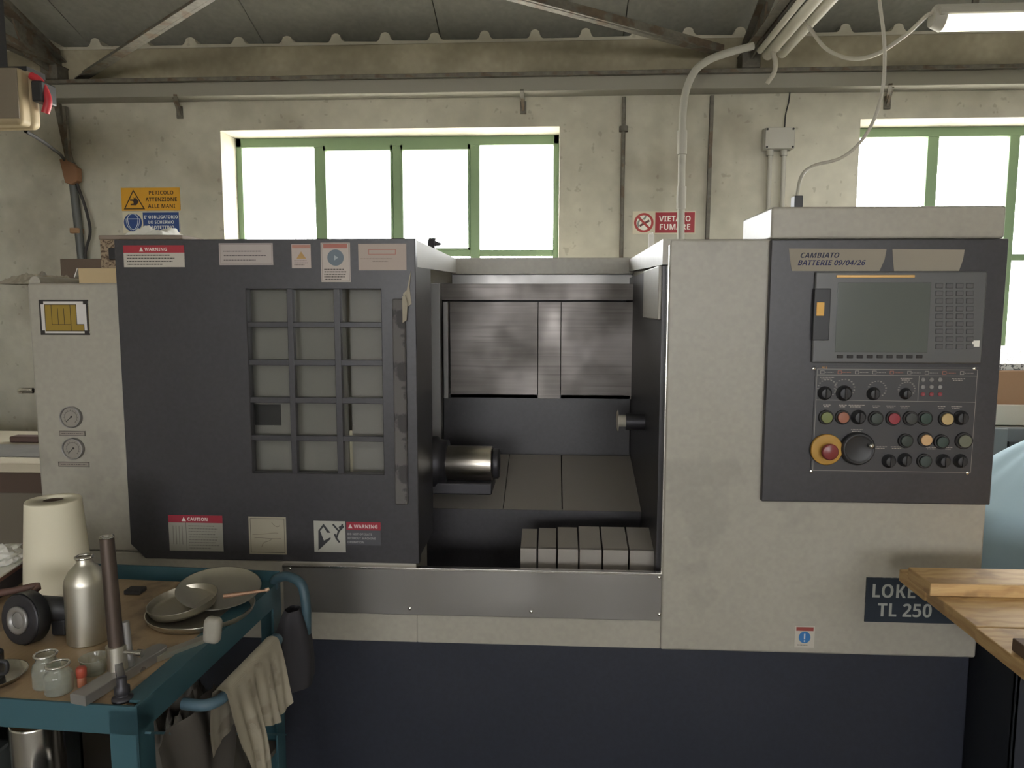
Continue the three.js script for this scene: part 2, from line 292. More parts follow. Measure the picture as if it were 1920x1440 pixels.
// ---------- conduits and cables ----------
{
  const x = tr + 0.03;
  for (const [dx, r, n, z0] of [[-0.02, 0.016, 0, 0.26], [0.032, 0.029, 1, 0.22], [0.098, 0.029, 2, 0.25]]) solo('cable_conduit', ['thin pale conduit strapped under the roof truss', 'pale plastic conduit under the truss, beside the thin one', 'pale plastic conduit on the outer side of the truss'][n], 'conduit', cyl([x + dx, 2.955 - r * 0.6, ZW + z0], [x + dx, 2.955 - r * 0.6, 2.5], r), M.cable, 'conduits under the roof truss');
  const z = -3.95, p = (px, py, zz = z) => uz(px, py, zz);
  const c = thing('bent_conduit', 'grey plastic conduit bending from the roof truss down to the lathe top', 'conduit', [p(1277, 445).x, 1.8, z]);
  part(c, 'pipe', tube([p(1276, 470), p(1277, 380), p(1279, 280), p(1281, 205), p(1288, 165), p(1304, 132), p(1330, 112, -3.96), p(1365, 99, -3.98), p(1412, 86, -4.0)], 0.019, 90, 14), M.plasticGrey);
  part(c, 'coupling', cyl(p(1278.5, 290), p(1279.3, 245), 0.025), M.plasticGrey);
  part(c, 'coupling', cyl(p(1277, 392), p(1278, 350), 0.0245), M.plasticGrey);
  solo('hanging_cable', 'pale cable sagging from the roof truss to the tube lamp', 'cable', tube([p(1500, 26, -3.7), p(1522, 58, -3.7), p(1550, 92, -3.65), p(1590, 109, -3.6), p(1640, 103, -3.5), p(1700, 64, -3.4), p(1740, 28, -3.3), p(1756, 22, -3.3)], 0.009, 90), M.cable);
  solo('hanging_cable', 'thin pale cable looping from the roof down to the plug on the console hood', 'cable', tube([p(1644, -60, -2.6), p(1649, 0, -2.6), p(1658, 80, -2.6), p(1655, 165, -2.6), p(1636, 230, -2.6), p(1610, 270, -2.6), p(1575, 297, -2.58), p(1525, 311, -2.55), p(1503, 330, -2.5), p(1493, 372, -2.45)], 0.0055, 110), M.cable);
  solo('hanging_cable', 'short cut cable stub dangling below the conduit truss', 'cable', tube([V(x + 0.098, 2.945, ZW + 0.32), p(1450, 98, -4.06), p(1454, 115, -4.05), p(1452, 135, -4.06), p(1438, 157, -4.08)], 0.012, 40), M.cable);
  const zw = ZW + 0.012;
  const pipe = (name, label, px0, py0, px1, py1, w) => solo(name, label, 'pipe', bar(uz(px0, py0, zw), uz(px1, py1, zw), w, 0.02, V(1, 0, 0)), M.beam);
  const vp = thing('wall_pipe', 'thin dark pipe with a collar running down the wall beside the no smoking sign', 'pipe', [uz(1168, 480, zw).x, 1.6, zw]);
  part(vp, 'pipe', cyl(uz(1170, 182, zw + 0.01), uz(1163, 580, zw + 0.01), 0.012), M.beam);
  part(vp, 'collar', cyl(uz(1169.5, 237, zw + 0.01), uz(1169.4, 247, zw + 0.01), 0.026), M.beam);
  pipe('wall_strip', 'flat dark steel strip running down the wall behind the lathe pillar', 1335, 180, 1322, 560, 0.028);
  const jb = thing('junction_box', 'cream plastic junction box with two conduits below on the wall', 'junction box', [uz(1462, 280, ZW).x, uz(1462, 280, ZW).y, ZW]);
  const a = uz(1436, 238, ZW + 0.07), b = uz(1490, 279, ZW + 0.07);
  part(jb, 'box', bx(a.x - 0.004, b.x - 0.004, b.y, a.y, ZW + 0.001, ZW + 0.05, 0.006), M.plasticGrey);
  part(jb, 'lid', bx(a.x, b.x, b.y + 0.002, a.y - 0.002, ZW + 0.05, ZW + 0.068, 0.004), M.plasticGrey);
  for (const [sx, sy] of [[0.006, 0.01], [0.994, 0.01], [0.006, 0.99], [0.994, 0.99]]) { const x2 = a.x + (b.x - a.x) * (0.06 + sx * 0.88), y2 = b.y + (a.y - b.y) * (0.09 + sy * 0.82); part(jb, 'screw', cyl([x2, y2, ZW + 0.066], [x2, y2, ZW + 0.071], 0.006, 0.006, 12), M.rubber); }
  for (const px of [1444, 1470]) { const t = uz(px, 284, ZW + 0.03), u = uz(px - 6, 470, ZW + 0.03); part(jb, 'conduit', cyl([t.x, b.y - 0.001, t.z], u, 0.013), M.plasticGrey); part(jb, 'gland', cyl([t.x, b.y + 0.002, t.z], [t.x - 0.001, b.y - 0.03, t.z], 0.02), M.plasticGrey); }
  solo('thin_wire', 'thin wire running up the wall from the junction box', 'wire', tube([uz(1471, 240, ZW + 0.02), uz(1473, 215, ZW + 0.02), uz(1479, 190, ZW + 0.02), uz(1481, 172, ZW + 0.02)], 0.004, 24, 6), M.rubber);
}
// ---------- tube lamp ----------
function tubeLamp(x, y, z, len, label, power) {
  const l = thing('tube_lamp', label, 'lamp', [x, y, z], 'fluorescent tube lamps', true);
  const prof = (r, a0, a1, n) => Array.from({ length: n }, (_, i) => { const a = a0 + (a1 - a0) * i / (n - 1); return [r * Math.cos(a) * 1.15, r * Math.sin(a)]; });
  part(l, 'housing', extr([...prof(0.048, 0, Math.PI, 12), [-0.05, -0.006], [0.05, -0.006]], len).rotateY(Math.PI / 2).translate(0, 0.016, 0), M.plasticGrey);
  const em = std([0.85, 0.85, 0.78], 0.4, 0, { emissive: new THREE.Color().setRGB(1, 0.97, 0.82), emissiveIntensity: 1.6 });
  part(l, 'diffuser', extr(prof(0.047, Math.PI, 2 * Math.PI, 14), len - 0.06).rotateY(Math.PI / 2).translate(0.03, 0.008, 0), em);
  part(l, 'end_cap', cyl([0.03, 0.008, 0], [-0.012, 0.012, 0], 0.05, 0.036), M.plasticGrey);
  part(l, 'end_cap', cyl([len - 0.03, 0.008, 0], [len + 0.012, 0.012, 0], 0.05, 0.036), M.plasticGrey);
  for (const q of [0.16, len - 0.16]) part(l, 'hanger', bx(q - 0.012, q + 0.012, 0.06, 3.24 + SL * (ZR - Math.abs(z - ZR) - ZW) - y + 0.01, -0.006, 0.006), M.beam);
  const a = new THREE.RectAreaLight(new THREE.Color().setRGB(1, 0.98, 0.93), power, len - 0.08, 0.09);
  a.position.set(len / 2, -0.046, 0); a.rotation.x = -Math.PI / 2; l.add(a); a.name = 'lamp_light';
}
{ const p = uz(1752, 40, -3.3); tubeLamp(p.x, p.y, -3.3, 1.28, 'lit fluorescent tube lamp hanging in front of the console window', 40); }
tubeLamp(-1.9, 3.0, 1.6, 1.28, 'unseen fluorescent tube lamp added for fill light, nearer the hanging reel', 50);  // lamp out of view, added to light the room and machine front
tubeLamp(1.2, 3.0, 1.6, 1.28, 'unseen fluorescent tube lamp added for fill light, nearer the console', 75);  // second unseen lamp, added for the same fill

// ---------- wall signs ----------
{
  const zs = ZW + 0.001;
  const T = (g, s, x, y, w, font, col) => { g.font = font; g.fillStyle = col; g.textAlign = 'center'; g.textBaseline = 'middle'; g.fillText(s, x, y, w); };
  solo('warning_sign', 'yellow hand hazard sign with black triangle on the plaster wall', 'sign', plate(zs, 228, 352, 338, 395, 0.003), printed(704, 276, (g, w, h) => {
    g.fillStyle = '#d9a02c'; g.fillRect(0, 0, w, h);
    g.strokeStyle = '#2a1a12'; g.lineWidth = 12; g.lineJoin = 'miter'; g.beginPath(); g.moveTo(148, 34); g.lineTo(270, 254); g.lineTo(34, 254); g.closePath(); g.stroke();
    g.fillStyle = '#3a2a26'; g.beginPath(); g.moveTo(100, 140); g.lineTo(150, 140); g.lineTo(148, 112); g.lineTo(170, 138); g.lineTo(168, 108); g.lineTo(205, 160); g.lineTo(205, 172); g.lineTo(178, 210); g.lineTo(108, 210); g.lineTo(108, 192); g.lineTo(146, 188); g.lineTo(142, 160); g.lineTo(100, 156); g.closePath(); g.fill();
    T(g, 'PERICOLO', 480, 62, 320, 'bold 62px sans-serif', '#3a2412'); T(g, 'ATTENZIONE', 480, 142, 384, 'bold 62px sans-serif', '#3a2412'); T(g, 'ALLE MANI', 480, 222, 330, 'bold 62px sans-serif', '#3a2412');
  }));
  solo('mandatory_sign', 'blue and white face shield sign under the yellow hazard sign', 'sign', plate(zs, 231, 397, 338, 437, 0.003), printed(704, 264, (g, w, h) => {
    g.fillStyle = '#d6cfb8'; g.fillRect(0, 0, w, h); g.fillStyle = '#2b4782'; g.fillRect(250, 10, 444, 246); g.beginPath(); g.arc(124, 132, 112, 0, 7); g.fill();
    g.strokeStyle = '#d6dbe0'; g.lineWidth = 8; g.beginPath(); g.arc(124, 90, 64, Math.PI, 0); g.lineTo(180, 150); g.quadraticCurveTo(160, 214, 124, 222); g.quadraticCurveTo(88, 214, 66, 150); g.lineTo(60, 90); g.closePath(); g.stroke(); g.beginPath(); g.moveTo(38, 88); g.lineTo(210, 88); g.stroke();
    g.lineWidth = 6; g.beginPath(); g.moveTo(40, 92); g.quadraticCurveTo(44, 190, 100, 226); g.moveTo(208, 92); g.quadraticCurveTo(204, 190, 148, 226); g.stroke();
    T(g, "E' OBBLIGATORIO", 472, 66, 420, 'bold 54px sans-serif', '#e6e6e2'); T(g, 'LO SCHERMO', 472, 130, 320, 'bold 54px sans-serif', '#e6e6e2'); T(g, 'PROTETTIVO', 472, 194, 320, 'bold 54px sans-serif', '#e6e6e2');
  }));
  solo('no_smoking_sign', 'red and white no smoking sign on the wall behind the bent conduit', 'sign', plate(zs, 1186, 396, 1304, 439, 0.003), printed(704, 256, (g, w, h) => {
    g.fillStyle = '#cfc6ae'; g.fillRect(0, 0, w, h); g.fillStyle = '#9c1f2b'; g.fillRect(254, 14, 440, 228);
    g.fillStyle = '#e2ddd0'; g.beginPath(); g.arc(126, 128, 108, 0, 7); g.fill();
    g.strokeStyle = '#7d8078'; g.lineWidth = 20; g.beginPath(); g.moveTo(70, 180); g.quadraticCurveTo(50, 130, 80, 100); g.moveTo(120, 90); g.quadraticCurveTo(140, 80, 146, 52); g.stroke();
    g.strokeStyle = '#5a2420'; g.lineWidth = 24; g.beginPath(); g.moveTo(80, 164); g.lineTo(188, 104); g.stroke();
    g.strokeStyle = '#a5302c'; g.lineWidth = 26; g.beginPath(); g.arc(126, 128, 96, 0, 7); g.stroke(); g.beginPath(); g.moveTo(60, 60); g.lineTo(192, 196); g.stroke();
    T(g, 'VIETATO', 474, 84, 370, 'bold 88px sans-serif', '#efe6dc'); T(g, 'FUMARE', 474, 176, 370, 'bold 88px sans-serif', '#efe6dc');
  }));
}
// ---------- hanging reel, wall post ----------
{
  const z = -3.2, a = uz(-150, 130, z), b = uz(56, 238, z), cx = a.x, r = thing('cable_reel', 'beige cased cable reel with red guard hanging under the roof', 'cable reel', [cx, b.y, z - 0.1]);
  const caseM = std([0.45, 0.36, 0.22], 0.55), faceM = std([0.20, 0.165, 0.12], 0.6);
  part(r, 'case', bx(a.x - 0.1, b.x, b.y, a.y, z - 0.09, z - 0.02, 0.03), caseM);
  part(r, 'case_half', bx(a.x - 0.1, b.x - 0.012, b.y + 0.004, a.y - 0.004, z - 0.05, z + 0.035, 0.024), caseM);
  part(r, 'front_face', bx(a.x - 0.05, b.x - 0.018, b.y + 0.028, a.y - 0.012, z + 0.03, z + 0.038, 0.003), faceM, 'brown front face');
  part(r, 'bracket', [bx(a.x - 0.1, b.x - 0.04, a.y - 0.005, a.y + 0.025, z - 0.18, z - 0.06), bar(V(a.x + 0.29, a.y, z - 0.12), V(a.x + 0.26, 3.2, z - 0.16), 0.035, 0.02)], M.black);
  for (const dz of [-0.03, -0.075]) part(r, 'guard', tube([uz(59, 142, z + dz), uz(72, 150, z + dz), uz(84, 170, z + dz), uz(90, 190, z + dz), uz(85, 212, z + dz)], 0.017, 30), M.red, 'red plastic guard');
  part(r, 'guard_mount', bx(uz(60, 140, z).x - 0.01, uz(76, 140, z).x, uz(60, 190, z).y, uz(60, 150, z).y, z - 0.1, z, 0.008), M.black);
  part(r, 'cable', tube([uz(48, 246, z - 0.1), uz(75, 262, -3.5), uz(100, 280, -3.9), uz(121, 300, ZW + 0.08), uz(134, 322, ZW + 0.06), uz(150, 360, ZW + 0.05), uz(163, 400, ZW + 0.05), uz(169, 435, ZW + 0.05), uz(160, 475, ZW + 0.05), uz(163, 510, ZW + 0.05)], 0.0085, 120, 8), M.rubber);
  const zp = ZW + 0.04, post = thing('wall_post', 'dented grey steel post with rusty joint against the wall beside the signs', 'post', [uz(155, 500, zp).x, 1.75, zp]);
  part(post, 'bar', bar(uz(108, 195, zp), uz(134, 318, zp), 0.03, 0.03), M.beam);
  part(post, 'bar', bar(uz(122, 200, zp + 0.03), uz(130, 318, zp + 0.03), 0.026, 0.02), M.beam);
  part(post, 'pipe', cyl(uz(133, 305, zp), uz(157, 520, zp), 0.023), std([0.12, 0.125, 0.12], 0.5, 0.3));
  const rust = std([0.25, 0.13, 0.07], 0.85), rust2 = std([0.33, 0.20, 0.11], 0.85);
  part(post, 'joint', extr([[-0.035, 0.05], [0.0, 0.05], [0.06, 0.0], [0.06, -0.07], [0.02, -0.09], [-0.01, -0.08]], 0.04, 0.004).translate(uz(133, 318, zp).x, uz(133, 318, zp).y, zp), rust);
  const q = uz(146, 433, zp); part(post, 'clamp', bx(q.x - 0.035, q.x + 0.022, q.y - 0.016, q.y + 0.016, zp - 0.03, zp + 0.028, 0.005), rust2);
}

// ---------- the lathe ----------
const F = -2.25;
const lathe_ = thing('cnc_lathe', 'large beige and charcoal turning lathe with sliding door standing against the window wall', 'lathe', [-0.17, 0, -3.0]);
{
  const L = lathe_, P = M.paint, xR = 1.312, zBk = -3.95;
  // charcoal plinth
  part(L, 'base', bx(-1.6, xR - 0.01, 0.0, 0.519, zBk, F - 0.012, 0.006), M.base, 'dark blue-grey plinth');
  part(L, 'lower_apron', [bx(-1.655, -0.43, 0.519, 0.80, -2.45, F, 0.004), bx(-0.431, 0.345, 0.519, 0.765, -2.27, F, 0.004)], P);
  // left cabinet
  const cab = part(L, 'headstock_cabinet', bx(-1.662, -1.30, 0.80, 1.668, -3.75, F - 0.004, 0.01), P, 'beige cabinet with gauges');
  part(cab, 'top_lip', cyl([-1.645, 1.672, F - 0.02], [-1.645, 1.672, F - 0.5], 0.018), P);
  part(cab, 'side_handle', tube([uz(62, 731, -2.6), uz(40, 731, -2.6), uz(37, 734, -2.64), uz(40, 734, -2.7), uz(62, 734, -2.7)], 0.008, 40), M.chrome, 'chrome bar handle');
  const logo = part(cab, 'emblem_plate', plate(F - 0.004, 76, 562, 167, 628, 0.004), printed(512, 372, (g, w, h) => {
    g.fillStyle = '#241f1d'; g.fillRect(0, 0, w, h); g.fillStyle = '#c9c4c0'; g.fillRect(18, 18, w - 36, h - 36);
    g.fillStyle = '#92782a'; g.beginPath(); g.moveTo(58, 52); g.lineTo(388, 52); g.lineTo(388, 260); g.lineTo(462, 260); g.lineTo(462, 330); g.lineTo(58, 330); g.closePath(); g.fill();
    g.strokeStyle = '#3a2d12'; g.lineWidth = 7; g.stroke(); g.lineWidth = 6; for (const [a, b, c, d] of [[128, 52, 128, 262], [128, 262, 326, 262], [194, 92, 194, 262], [258, 92, 258, 262], [326, 52, 326, 330]]) { g.beginPath(); g.moveTo(a, b); g.lineTo(c, d); g.stroke(); }
    g.fillStyle = '#241f1d'; for (const [a, b] of [[18, 18], [464, 18], [18, 324], [464, 324]]) g.fillRect(a, b, 30, 30);
  }));
  logo.userData.label = 'white emblem plate with an ochre block mark';
  const dial = printed(256, 256, (g) => { g.fillStyle = '#8b857d'; g.fillRect(0, 0, 256, 256); g.strokeStyle = '#59544f'; g.lineWidth = 6; g.beginPath(); g.arc(128, 128, 84, 2.2, 7.2); g.stroke(); for (let k = 0; k < 13; k++) { const a = 2.3 + k * 0.4; g.beginPath(); g.moveTo(128 + 84 * Math.cos(a), 128 + 84 * Math.sin(a)); g.lineTo(128 + 100 * Math.cos(a), 128 + 100 * Math.sin(a)); g.stroke(); } g.strokeStyle = '#201c1a'; g.lineWidth = 9; g.beginPath(); g.moveTo(60, 190); g.lineTo(140, 118); g.stroke(); g.fillStyle = '#201c1a'; g.beginPath(); g.arc(136, 122, 14, 0, 7); g.fill(); });
  for (const [px, py, sx0, sy0, sx1, sy1] of [[134, 782, 112, 808, 160, 817], [138, 841, 110, 866, 168, 875]]) {
    const c = uz(px, py, F), gz = F - 0.004, gd = part(cab, 'pressure_gauge', lathe([[0.0, 0.0], [0.035, 0.0], [0.035, 0.012], [0.0335, 0.015], [0.031, 0.012], [0.0305, 0.008]], 40).rotateX(Math.PI / 2).translate(c.x, c.y, gz), M.steelDull, 'round pressure gauge with a grey dial');
    part(gd, 'dial', keep(new THREE.CircleGeometry(0.031, 40).translate(c.x, c.y, gz + 0.008)), dial);
    part(cab, 'gauge_tag', plate(gz, sx0, sy0, sx1, sy1, 0.002), printed(256, 48, (g) => { g.fillStyle = '#8a827a'; g.fillRect(0, 0, 256, 48); g.strokeStyle = '#4c4642'; g.lineWidth = 5; g.strokeRect(3, 3, 250, 42); g.lineWidth = 7; g.setLineDash([14, 5, 22, 6, 9, 5]); g.beginPath(); g.moveTo(22, 25); g.lineTo(232, 25); g.stroke(); }));
  }
  // body right of the opening
  const xo = 0.345;
  const body = part(L, 'right_housing', [bx(xo, xR, 0.516, 1.797, zBk + 0.3, F, 0.008)], P, 'beige housing right of the door opening');
  part(L, 'opening_trim', bx(xo - 0.004, xo, 0.62, 1.78, F - 0.03, F + 0.003, 0.001), M.chrome, 'bright metal edge strip');
  // rear body above the work space
  part(L, 'rear_housing', [bx(-1.32, xo, 1.0, 1.79, zBk, -3.45)], P);
  part(L, 'rear_fascia', bx(-0.45, xo, 1.735, 1.806, -3.47, -3.24, 0.004), P, 'beige fascia behind the work space');
  part(L, 'rear_rail', bx(-0.45, xo, 1.685, 1.735, -3.45, -3.27, 0.002), M.steelDull);
  part(L, 'side_header', extr([[0, 0], [1.0, 0], [1.0, -0.05], [0.02, -0.075], [0, -0.075]], 0.06, 0).rotateY(Math.PI / 2).translate(xo - 0.02, 1.797, F - 0.002), P);
  // work space
  const zb = -3.12, ya = uz(1000, 566, zb).y, yb2 = uz(1000, 747, zb).y;
  const ws = part(L, 'work_space', [bx(-0.62, xo + 0.02, 0.55, 1.70, -3.45, -3.40), bx(-0.64, -0.62, 0.55, 1.70, -3.4, -2.42), bx(xo - 0.014, xo - 0.002, 0.6, 1.72, -3.4, F - 0.035), bx(-0.62, xo, 0.55, 0.60, -3.4, -2.3)], M.dark, 'lining of the work space with shade put into its dark colour');  // lining kept dark so that its colour carries the chamber shade
  const px = (a) => uz(a, 650, zb).x;
  part(ws, 'top_strip', bx(px(812), px(1216), ya + 0.006, uz(1000, 532, zb).y, zb - 0.03, zb + 0.004, 0.002), M.steel, 'brushed steel cross strip');
  for (const [a, b, dz] of [[844, 1008, 0], [1009, 1051, 0.004], [1052, 1216, 0]]) part(ws, 'way_cover', bx(px(a), px(b), yb2, ya, zb - 0.02, zb + dz, 0.001), M.steel, 'scratched steel way cover');
  part(ws, 'corner_post', bx(px(812), px(829), 0.9, 1.69, zb - 0.02, zb + 0.05, 0.003), M.steelDull);
  part(ws, 'corner_post', bx(px(833), px(842), yb2, ya, zb - 0.02, zb + 0.03, 0.003), M.steelDull);
  // slanted covers below
  const slant = (a, b, y0, z0, y1, z1) => { const g = new THREE.BufferGeometry(), q = [[a, y0, z0], [b, y0, z0], [b, y1, z1], [a, y1, z1]], t = q.map((p) => [p[0], p[1] - 0.01, p[2] - 0.01]); const f = (i, j, k, l, s) => [...s[i], ...s[j], ...s[k], ...s[i], ...s[k], ...s[l]]; const all = [...q, ...t]; g.setAttribute('position', new THREE.Float32BufferAttribute([...f(3, 2, 1, 0, all), ...f(4, 5, 6, 7, all), ...f(3, 7, 6, 2, all), ...f(0, 1, 5, 4, all), ...f(0, 4, 7, 3, all), ...f(1, 2, 6, 5, all)], 3)); g.computeVertexNormals(); return g; };
  const yl = 0.842, zl = -2.68, yu = 0.965, zu = -3.1; // the ledge and the back of the low covers
  part(ws, 'bed_cover', slant(-0.47, -0.185, yl, zl, yu, zu), M.bed);
  part(ws, 'bed_cover', slant(-0.182, 0.036, yl, zl, yu, zu), M.bed, 'worn steel bed cover');
  part(ws, 'bed_cover', slant(0.04, xo - 0.015, yl, zl, yu, zu), M.bed);
  part(ws, 'slide_housing', bx(-0.47, xo - 0.015, yu - 0.01, 1.225, -3.3, -3.12, 0.004), M.dark);  // dark colour stands in for shade in the recess
  part(ws, 'ledge_face', bx(-0.47, xo - 0.015, 0.60, yl, zl - 0.02, zl + 0.004, 0.002), M.dark);  // shade under the ledge is put into this dark colour
  // spindle with collet chuck
  const ss = uz(872, 868, -2.66);
  const sp = part(L, 'spindle', lathe([[0, -0.02], [0.098, -0.02], [0.098, 0.05], [0.086, 0.06], [0.086, 0.09], [0.0, 0.09]], 40).rotateZ(-Math.PI / 2).translate(uz(795, 868, -2.66).x, ss.y, -2.66), M.darkSteel, 'dark spindle nose');
  part(sp, 'chuck', lathe([[0, 0], [0.064, 0], [0.064, 0.19], [0.062, 0.194], [0.05, 0.194], [0, 0.194]], 48).rotateZ(-Math.PI / 2).translate(uz(826, 868, -2.66).x, ss.y, -2.66), std([0.55, 0.51, 0.45], 0.28, 1), 'polished collet chuck');
  part(sp, 'chuck_nose', lathe([[0, 0], [0.053, 0], [0.056, 0.004], [0.056, 0.018], [0.05, 0.023], [0.024, 0.023], [0.02, 0.008], [0, 0.008]], 40).rotateZ(-Math.PI / 2).translate(uz(925, 868, -2.66).x, ss.y, -2.66), M.darkSteel);
  part(sp, 'spindle_cover', bx(uz(770, 868, -2.66).x, uz(926, 868, -2.7).x, ss.y - 0.105, ss.y - 0.062, -2.78, -2.6, 0.006), M.darkSteel);
  // tool turret
  const tz = -2.72, tc = uz(1212, 800, tz);
  const tu = part(L, 'tool_turret', [...Array.from({ length: 8 }, (_, k) => { const a = k * Math.PI / 4; return bx(-0.045, 0.05, 0.075, 0.125, -0.045, 0.045, 0.004).rotateX(a).translate(tc.x + 0.03, tc.y - 0.09, tz); }), new THREE.CylinderGeometry(0.1, 0.1, 0.1, 8).rotateZ(Math.PI / 2).rotateX(Math.PI / 8).translate(tc.x + 0.035, tc.y - 0.09, tz)], M.darkSteel, 'dark tool turret');
  part(tu, 'tool_holder', cyl([uz(1170, 786, tz).x, uz(1170, 786, tz).y, tz + 0.06], [tc.x + 0.06, uz(1170, 786, tz).y, tz + 0.06], 0.03), M.darkSteel);
  part(tu, 'tool', lathe([[0, 0], [0.034, 0], [0.04, 0.004], [0.022, 0.006], [0.022, 0.034], [0, 0.034]], 28).rotateZ(-Math.PI / 2).translate(uz(1154, 786, tz).x, uz(1160, 784, tz).y, tz + 0.06), std([0.62, 0.58, 0.47], 0.35, 0.2), 'bright tool tip');
  part(L, 'turret_guard', bx(xo - 0.024, xo - 0.013, ux(1225, 598, xo - 0.02).y, 1.722, -2.68, -2.30, 0.003), P, 'pale panel on the inner wall above the turret');
  part(ws, 'coolant_hose', tube([uz(1232, 600, -2.8), uz(1222, 640, -2.8), uz(1217, 680, -2.78), uz(1222, 715, -2.76), uz(1231, 760, -2.74)], 0.014, 30), M.rubber);
  // stepped chip guard blocks
  const edges = [975, 1008, 1045, 1086, 1130, 1180, 1230];
  for (let k = 0; k < 6; k++) {
    const zf2 = -2.335 - 0.0 * k, a = uz(edges[k] + 1.5, 1040, zf2).x, b = uz(edges[k + 1] - 1.5, 1040, zf2).x, y1 = uz(1100, 1031, zf2).y;
    part(ws, 'guard_block', extr([[0, 0], [0, y1 - 0.6], [-0.016, y1 - 0.6], [-0.14, y1 - 0.6 + 0.022 + 0.004 * Math.min(k, 3)], [-0.14, 0]].map(([z, y]) => [-z, y]), b - a - 0.002, 0.001).rotateY(Math.PI / 2).translate(a, 0.6, zf2), M.bed, 'grey steel guard block');
  }
  // drip pan in front
  const gp = part(L, 'drip_panel', bx(-0.858, 0.342, 0.62, 0.772, F - 0.001, F + 0.02, 0.002), M.steelSoft, 'brushed steel drip panel');
  part(gp, 'rim', bx(-0.858, 0.342, 0.768, 0.7755, F + 0.001, F + 0.023, 0.001), M.chrome);
  for (const [px2, py2] of [[543, 1066], [1236, 1083], [1236, 1152], [768, 1141], [996, 1147]]) { const c = uz(px2, py2, F + 0.02); part(gp, 'screw', lathe([[0, 0.003], [0.004, 0.002], [0.006, 0]], 12).rotateX(Math.PI / 2).translate(c.x, c.y, F + 0.02), M.chrome); }

  // ----- sliding door -----
  const zd = F + 0.012, x0 = -1.357, x1 = -0.421, yT = 1.799, yB = 0.787;
  const gx0 = uz(466, 710, zd).x, gx1 = uz(718, 710, zd).x, gy1 = uz(600, 541, zd).y, gy0 = uz(600, 889, zd).y;
  const ds = new THREE.Shape(); [[x0, yT], [x1, yT], [x1, yB], [x0 + 0.045, yB], [x0, yB + 0.045]].forEach((p, i) => i ? ds.lineTo(...p) : ds.moveTo(...p)); ds.closePath();
  const hole = new THREE.Path(); [[gx0, gy0], [gx1, gy0], [gx1, gy1], [gx0, gy1]].forEach((p, i) => i ? hole.lineTo(...p) : hole.moveTo(...p)); hole.closePath(); ds.holes.push(hole);
  const door = part(L, 'sliding_door', new THREE.ExtrudeGeometry(ds, { depth: 0.03, bevelEnabled: true, bevelSize: 0.002, bevelThickness: 0.002, bevelSegments: 1 }).translate(0, 0, zd - 0.032), M.dark, 'charcoal sliding door with a barred window');
  part(door, 'edge_frame', bx(x1 - 0.012, x1 - 0.002, yB + 0.01, yT - 0.07, -2.54, zd - 0.02), M.dark);
  part(door, 'side_panel', bx(x0 + 0.003, x0 + 0.012, 1.675, yT - 0.01, -2.45, zd - 0.02), M.dark);
  part(door, 'roof_side', extr([[0, 0], [0.95, 0], [0.95, -0.06], [0.02, -0.082], [0, -0.082]], 0.012, 0).rotateY(Math.PI / 2).translate(x1 - 0.012, yT, zd - 0.004), std([0.5, 0.49, 0.46], 0.5));
  part(door, 'roof_cover', bx(x0 + 0.01, x1 - 0.005, yT - 0.012, yT - 0.002, -3.2, zd - 0.03), P);
  const vb = [[541, 552], [628, 640]], hb = [[604, 614], [675, 686], [746, 757], [818, 828]];
  for (const [a, b] of vb) part(door, 'window_bar', bx(uz(a, 710, zd).x, uz(b, 710, zd).x, gy0, gy1, zd - 0.024, zd - 0.004, 0.002), M.dark);
  for (const [a, b] of hb) part(door, 'window_bar', bx(gx0, gx1, uz(600, b, zd).y, uz(600, a, zd).y, zd - 0.023, zd - 0.005, 0.002), M.dark);
  const pm = phys([0.80, 0.80, 0.78], { transmission: 1, thickness: 0, roughness: 0.08, ior: 1.6 });
  const xe = [gx0, ...vb.flatMap(([a, b]) => [uz(a, 710, zd).x, uz(b, 710, zd).x]), gx1], ye = [gy1, ...hb.flatMap(([a, b]) => [uz(600, a, zd).y, uz(600, b, zd).y]), gy0];
  for (let i = 0; i < 6; i += 2) for (let j = 0; j < 10; j += 2) part(door, 'window_pane', new THREE.PlaneGeometry(xe[i + 1] - xe[i] + 0.004, ye[j] - ye[j + 1] + 0.004).translate((xe[i] + xe[i + 1]) / 2, (ye[j] + ye[j + 1]) / 2, zd - 0.02), pm);
  part(L, 'headstock_panel', [bx(-1.30, -0.655, 0.80, 1.75, -2.315, -2.30)], std([0.25, 0.243, 0.225], 0.6), 'pale guard panel behind the door window');
  part(L, 'inner_frame', [bx(-0.65, -0.45, 0.80, 1.75, -2.34, -2.33)], std([0.31, 0.295, 0.28], 0.5), 'pale inner frame behind the door window');
  part(L, 'guard_label', bx(uz(470, 780, -2.3).x, uz(527, 780, -2.3).x, uz(500, 797, -2.3).y, uz(500, 758, -2.3).y, -2.301, -2.297), M.black, 'dark label behind the door window');
  const gripMap = dataTex(256, (u, v) => { const s = sm(0.42, 0.58, fbm(u, v, 6, 5, 44)); return lerp3([0.25, 0.24, 0.245], [0.37, 0.355, 0.35], s); }, 0.16);
  const gxa = uz(739, 730, zd).x, gxb = uz(763, 730, zd).x;
  part(door, 'grip', bx(gxa, gxb, uz(750, 945, zd).y, uz(750, 560, zd).y, zd - 0.002, zd + 0.016, 0.007), std('#ffffff', 0.8, 0, { map: gripMap }), 'worn scuffed grip strip');
  part(door, 'torn_tape', [extr([[0, 0], [0.012, 0.012], [0.02, 0.05], [0.026, 0.07], [0.02, 0.02], [0.026, -0.03], [0.012, -0.04]], 0.004, 0).translate(uz(756, 545, zd).x, uz(756, 545, zd).y - 0.01, zd + 0.001), extr([[0, 0], [0.012, 0.008], [0.016, 0.06], [0.008, 0.085], [0.0, 0.08]], 0.004, 0).translate(uz(757, 605, zd).x, uz(757, 605, zd).y, zd + 0.014)], M.cloth, 'pale torn tape');
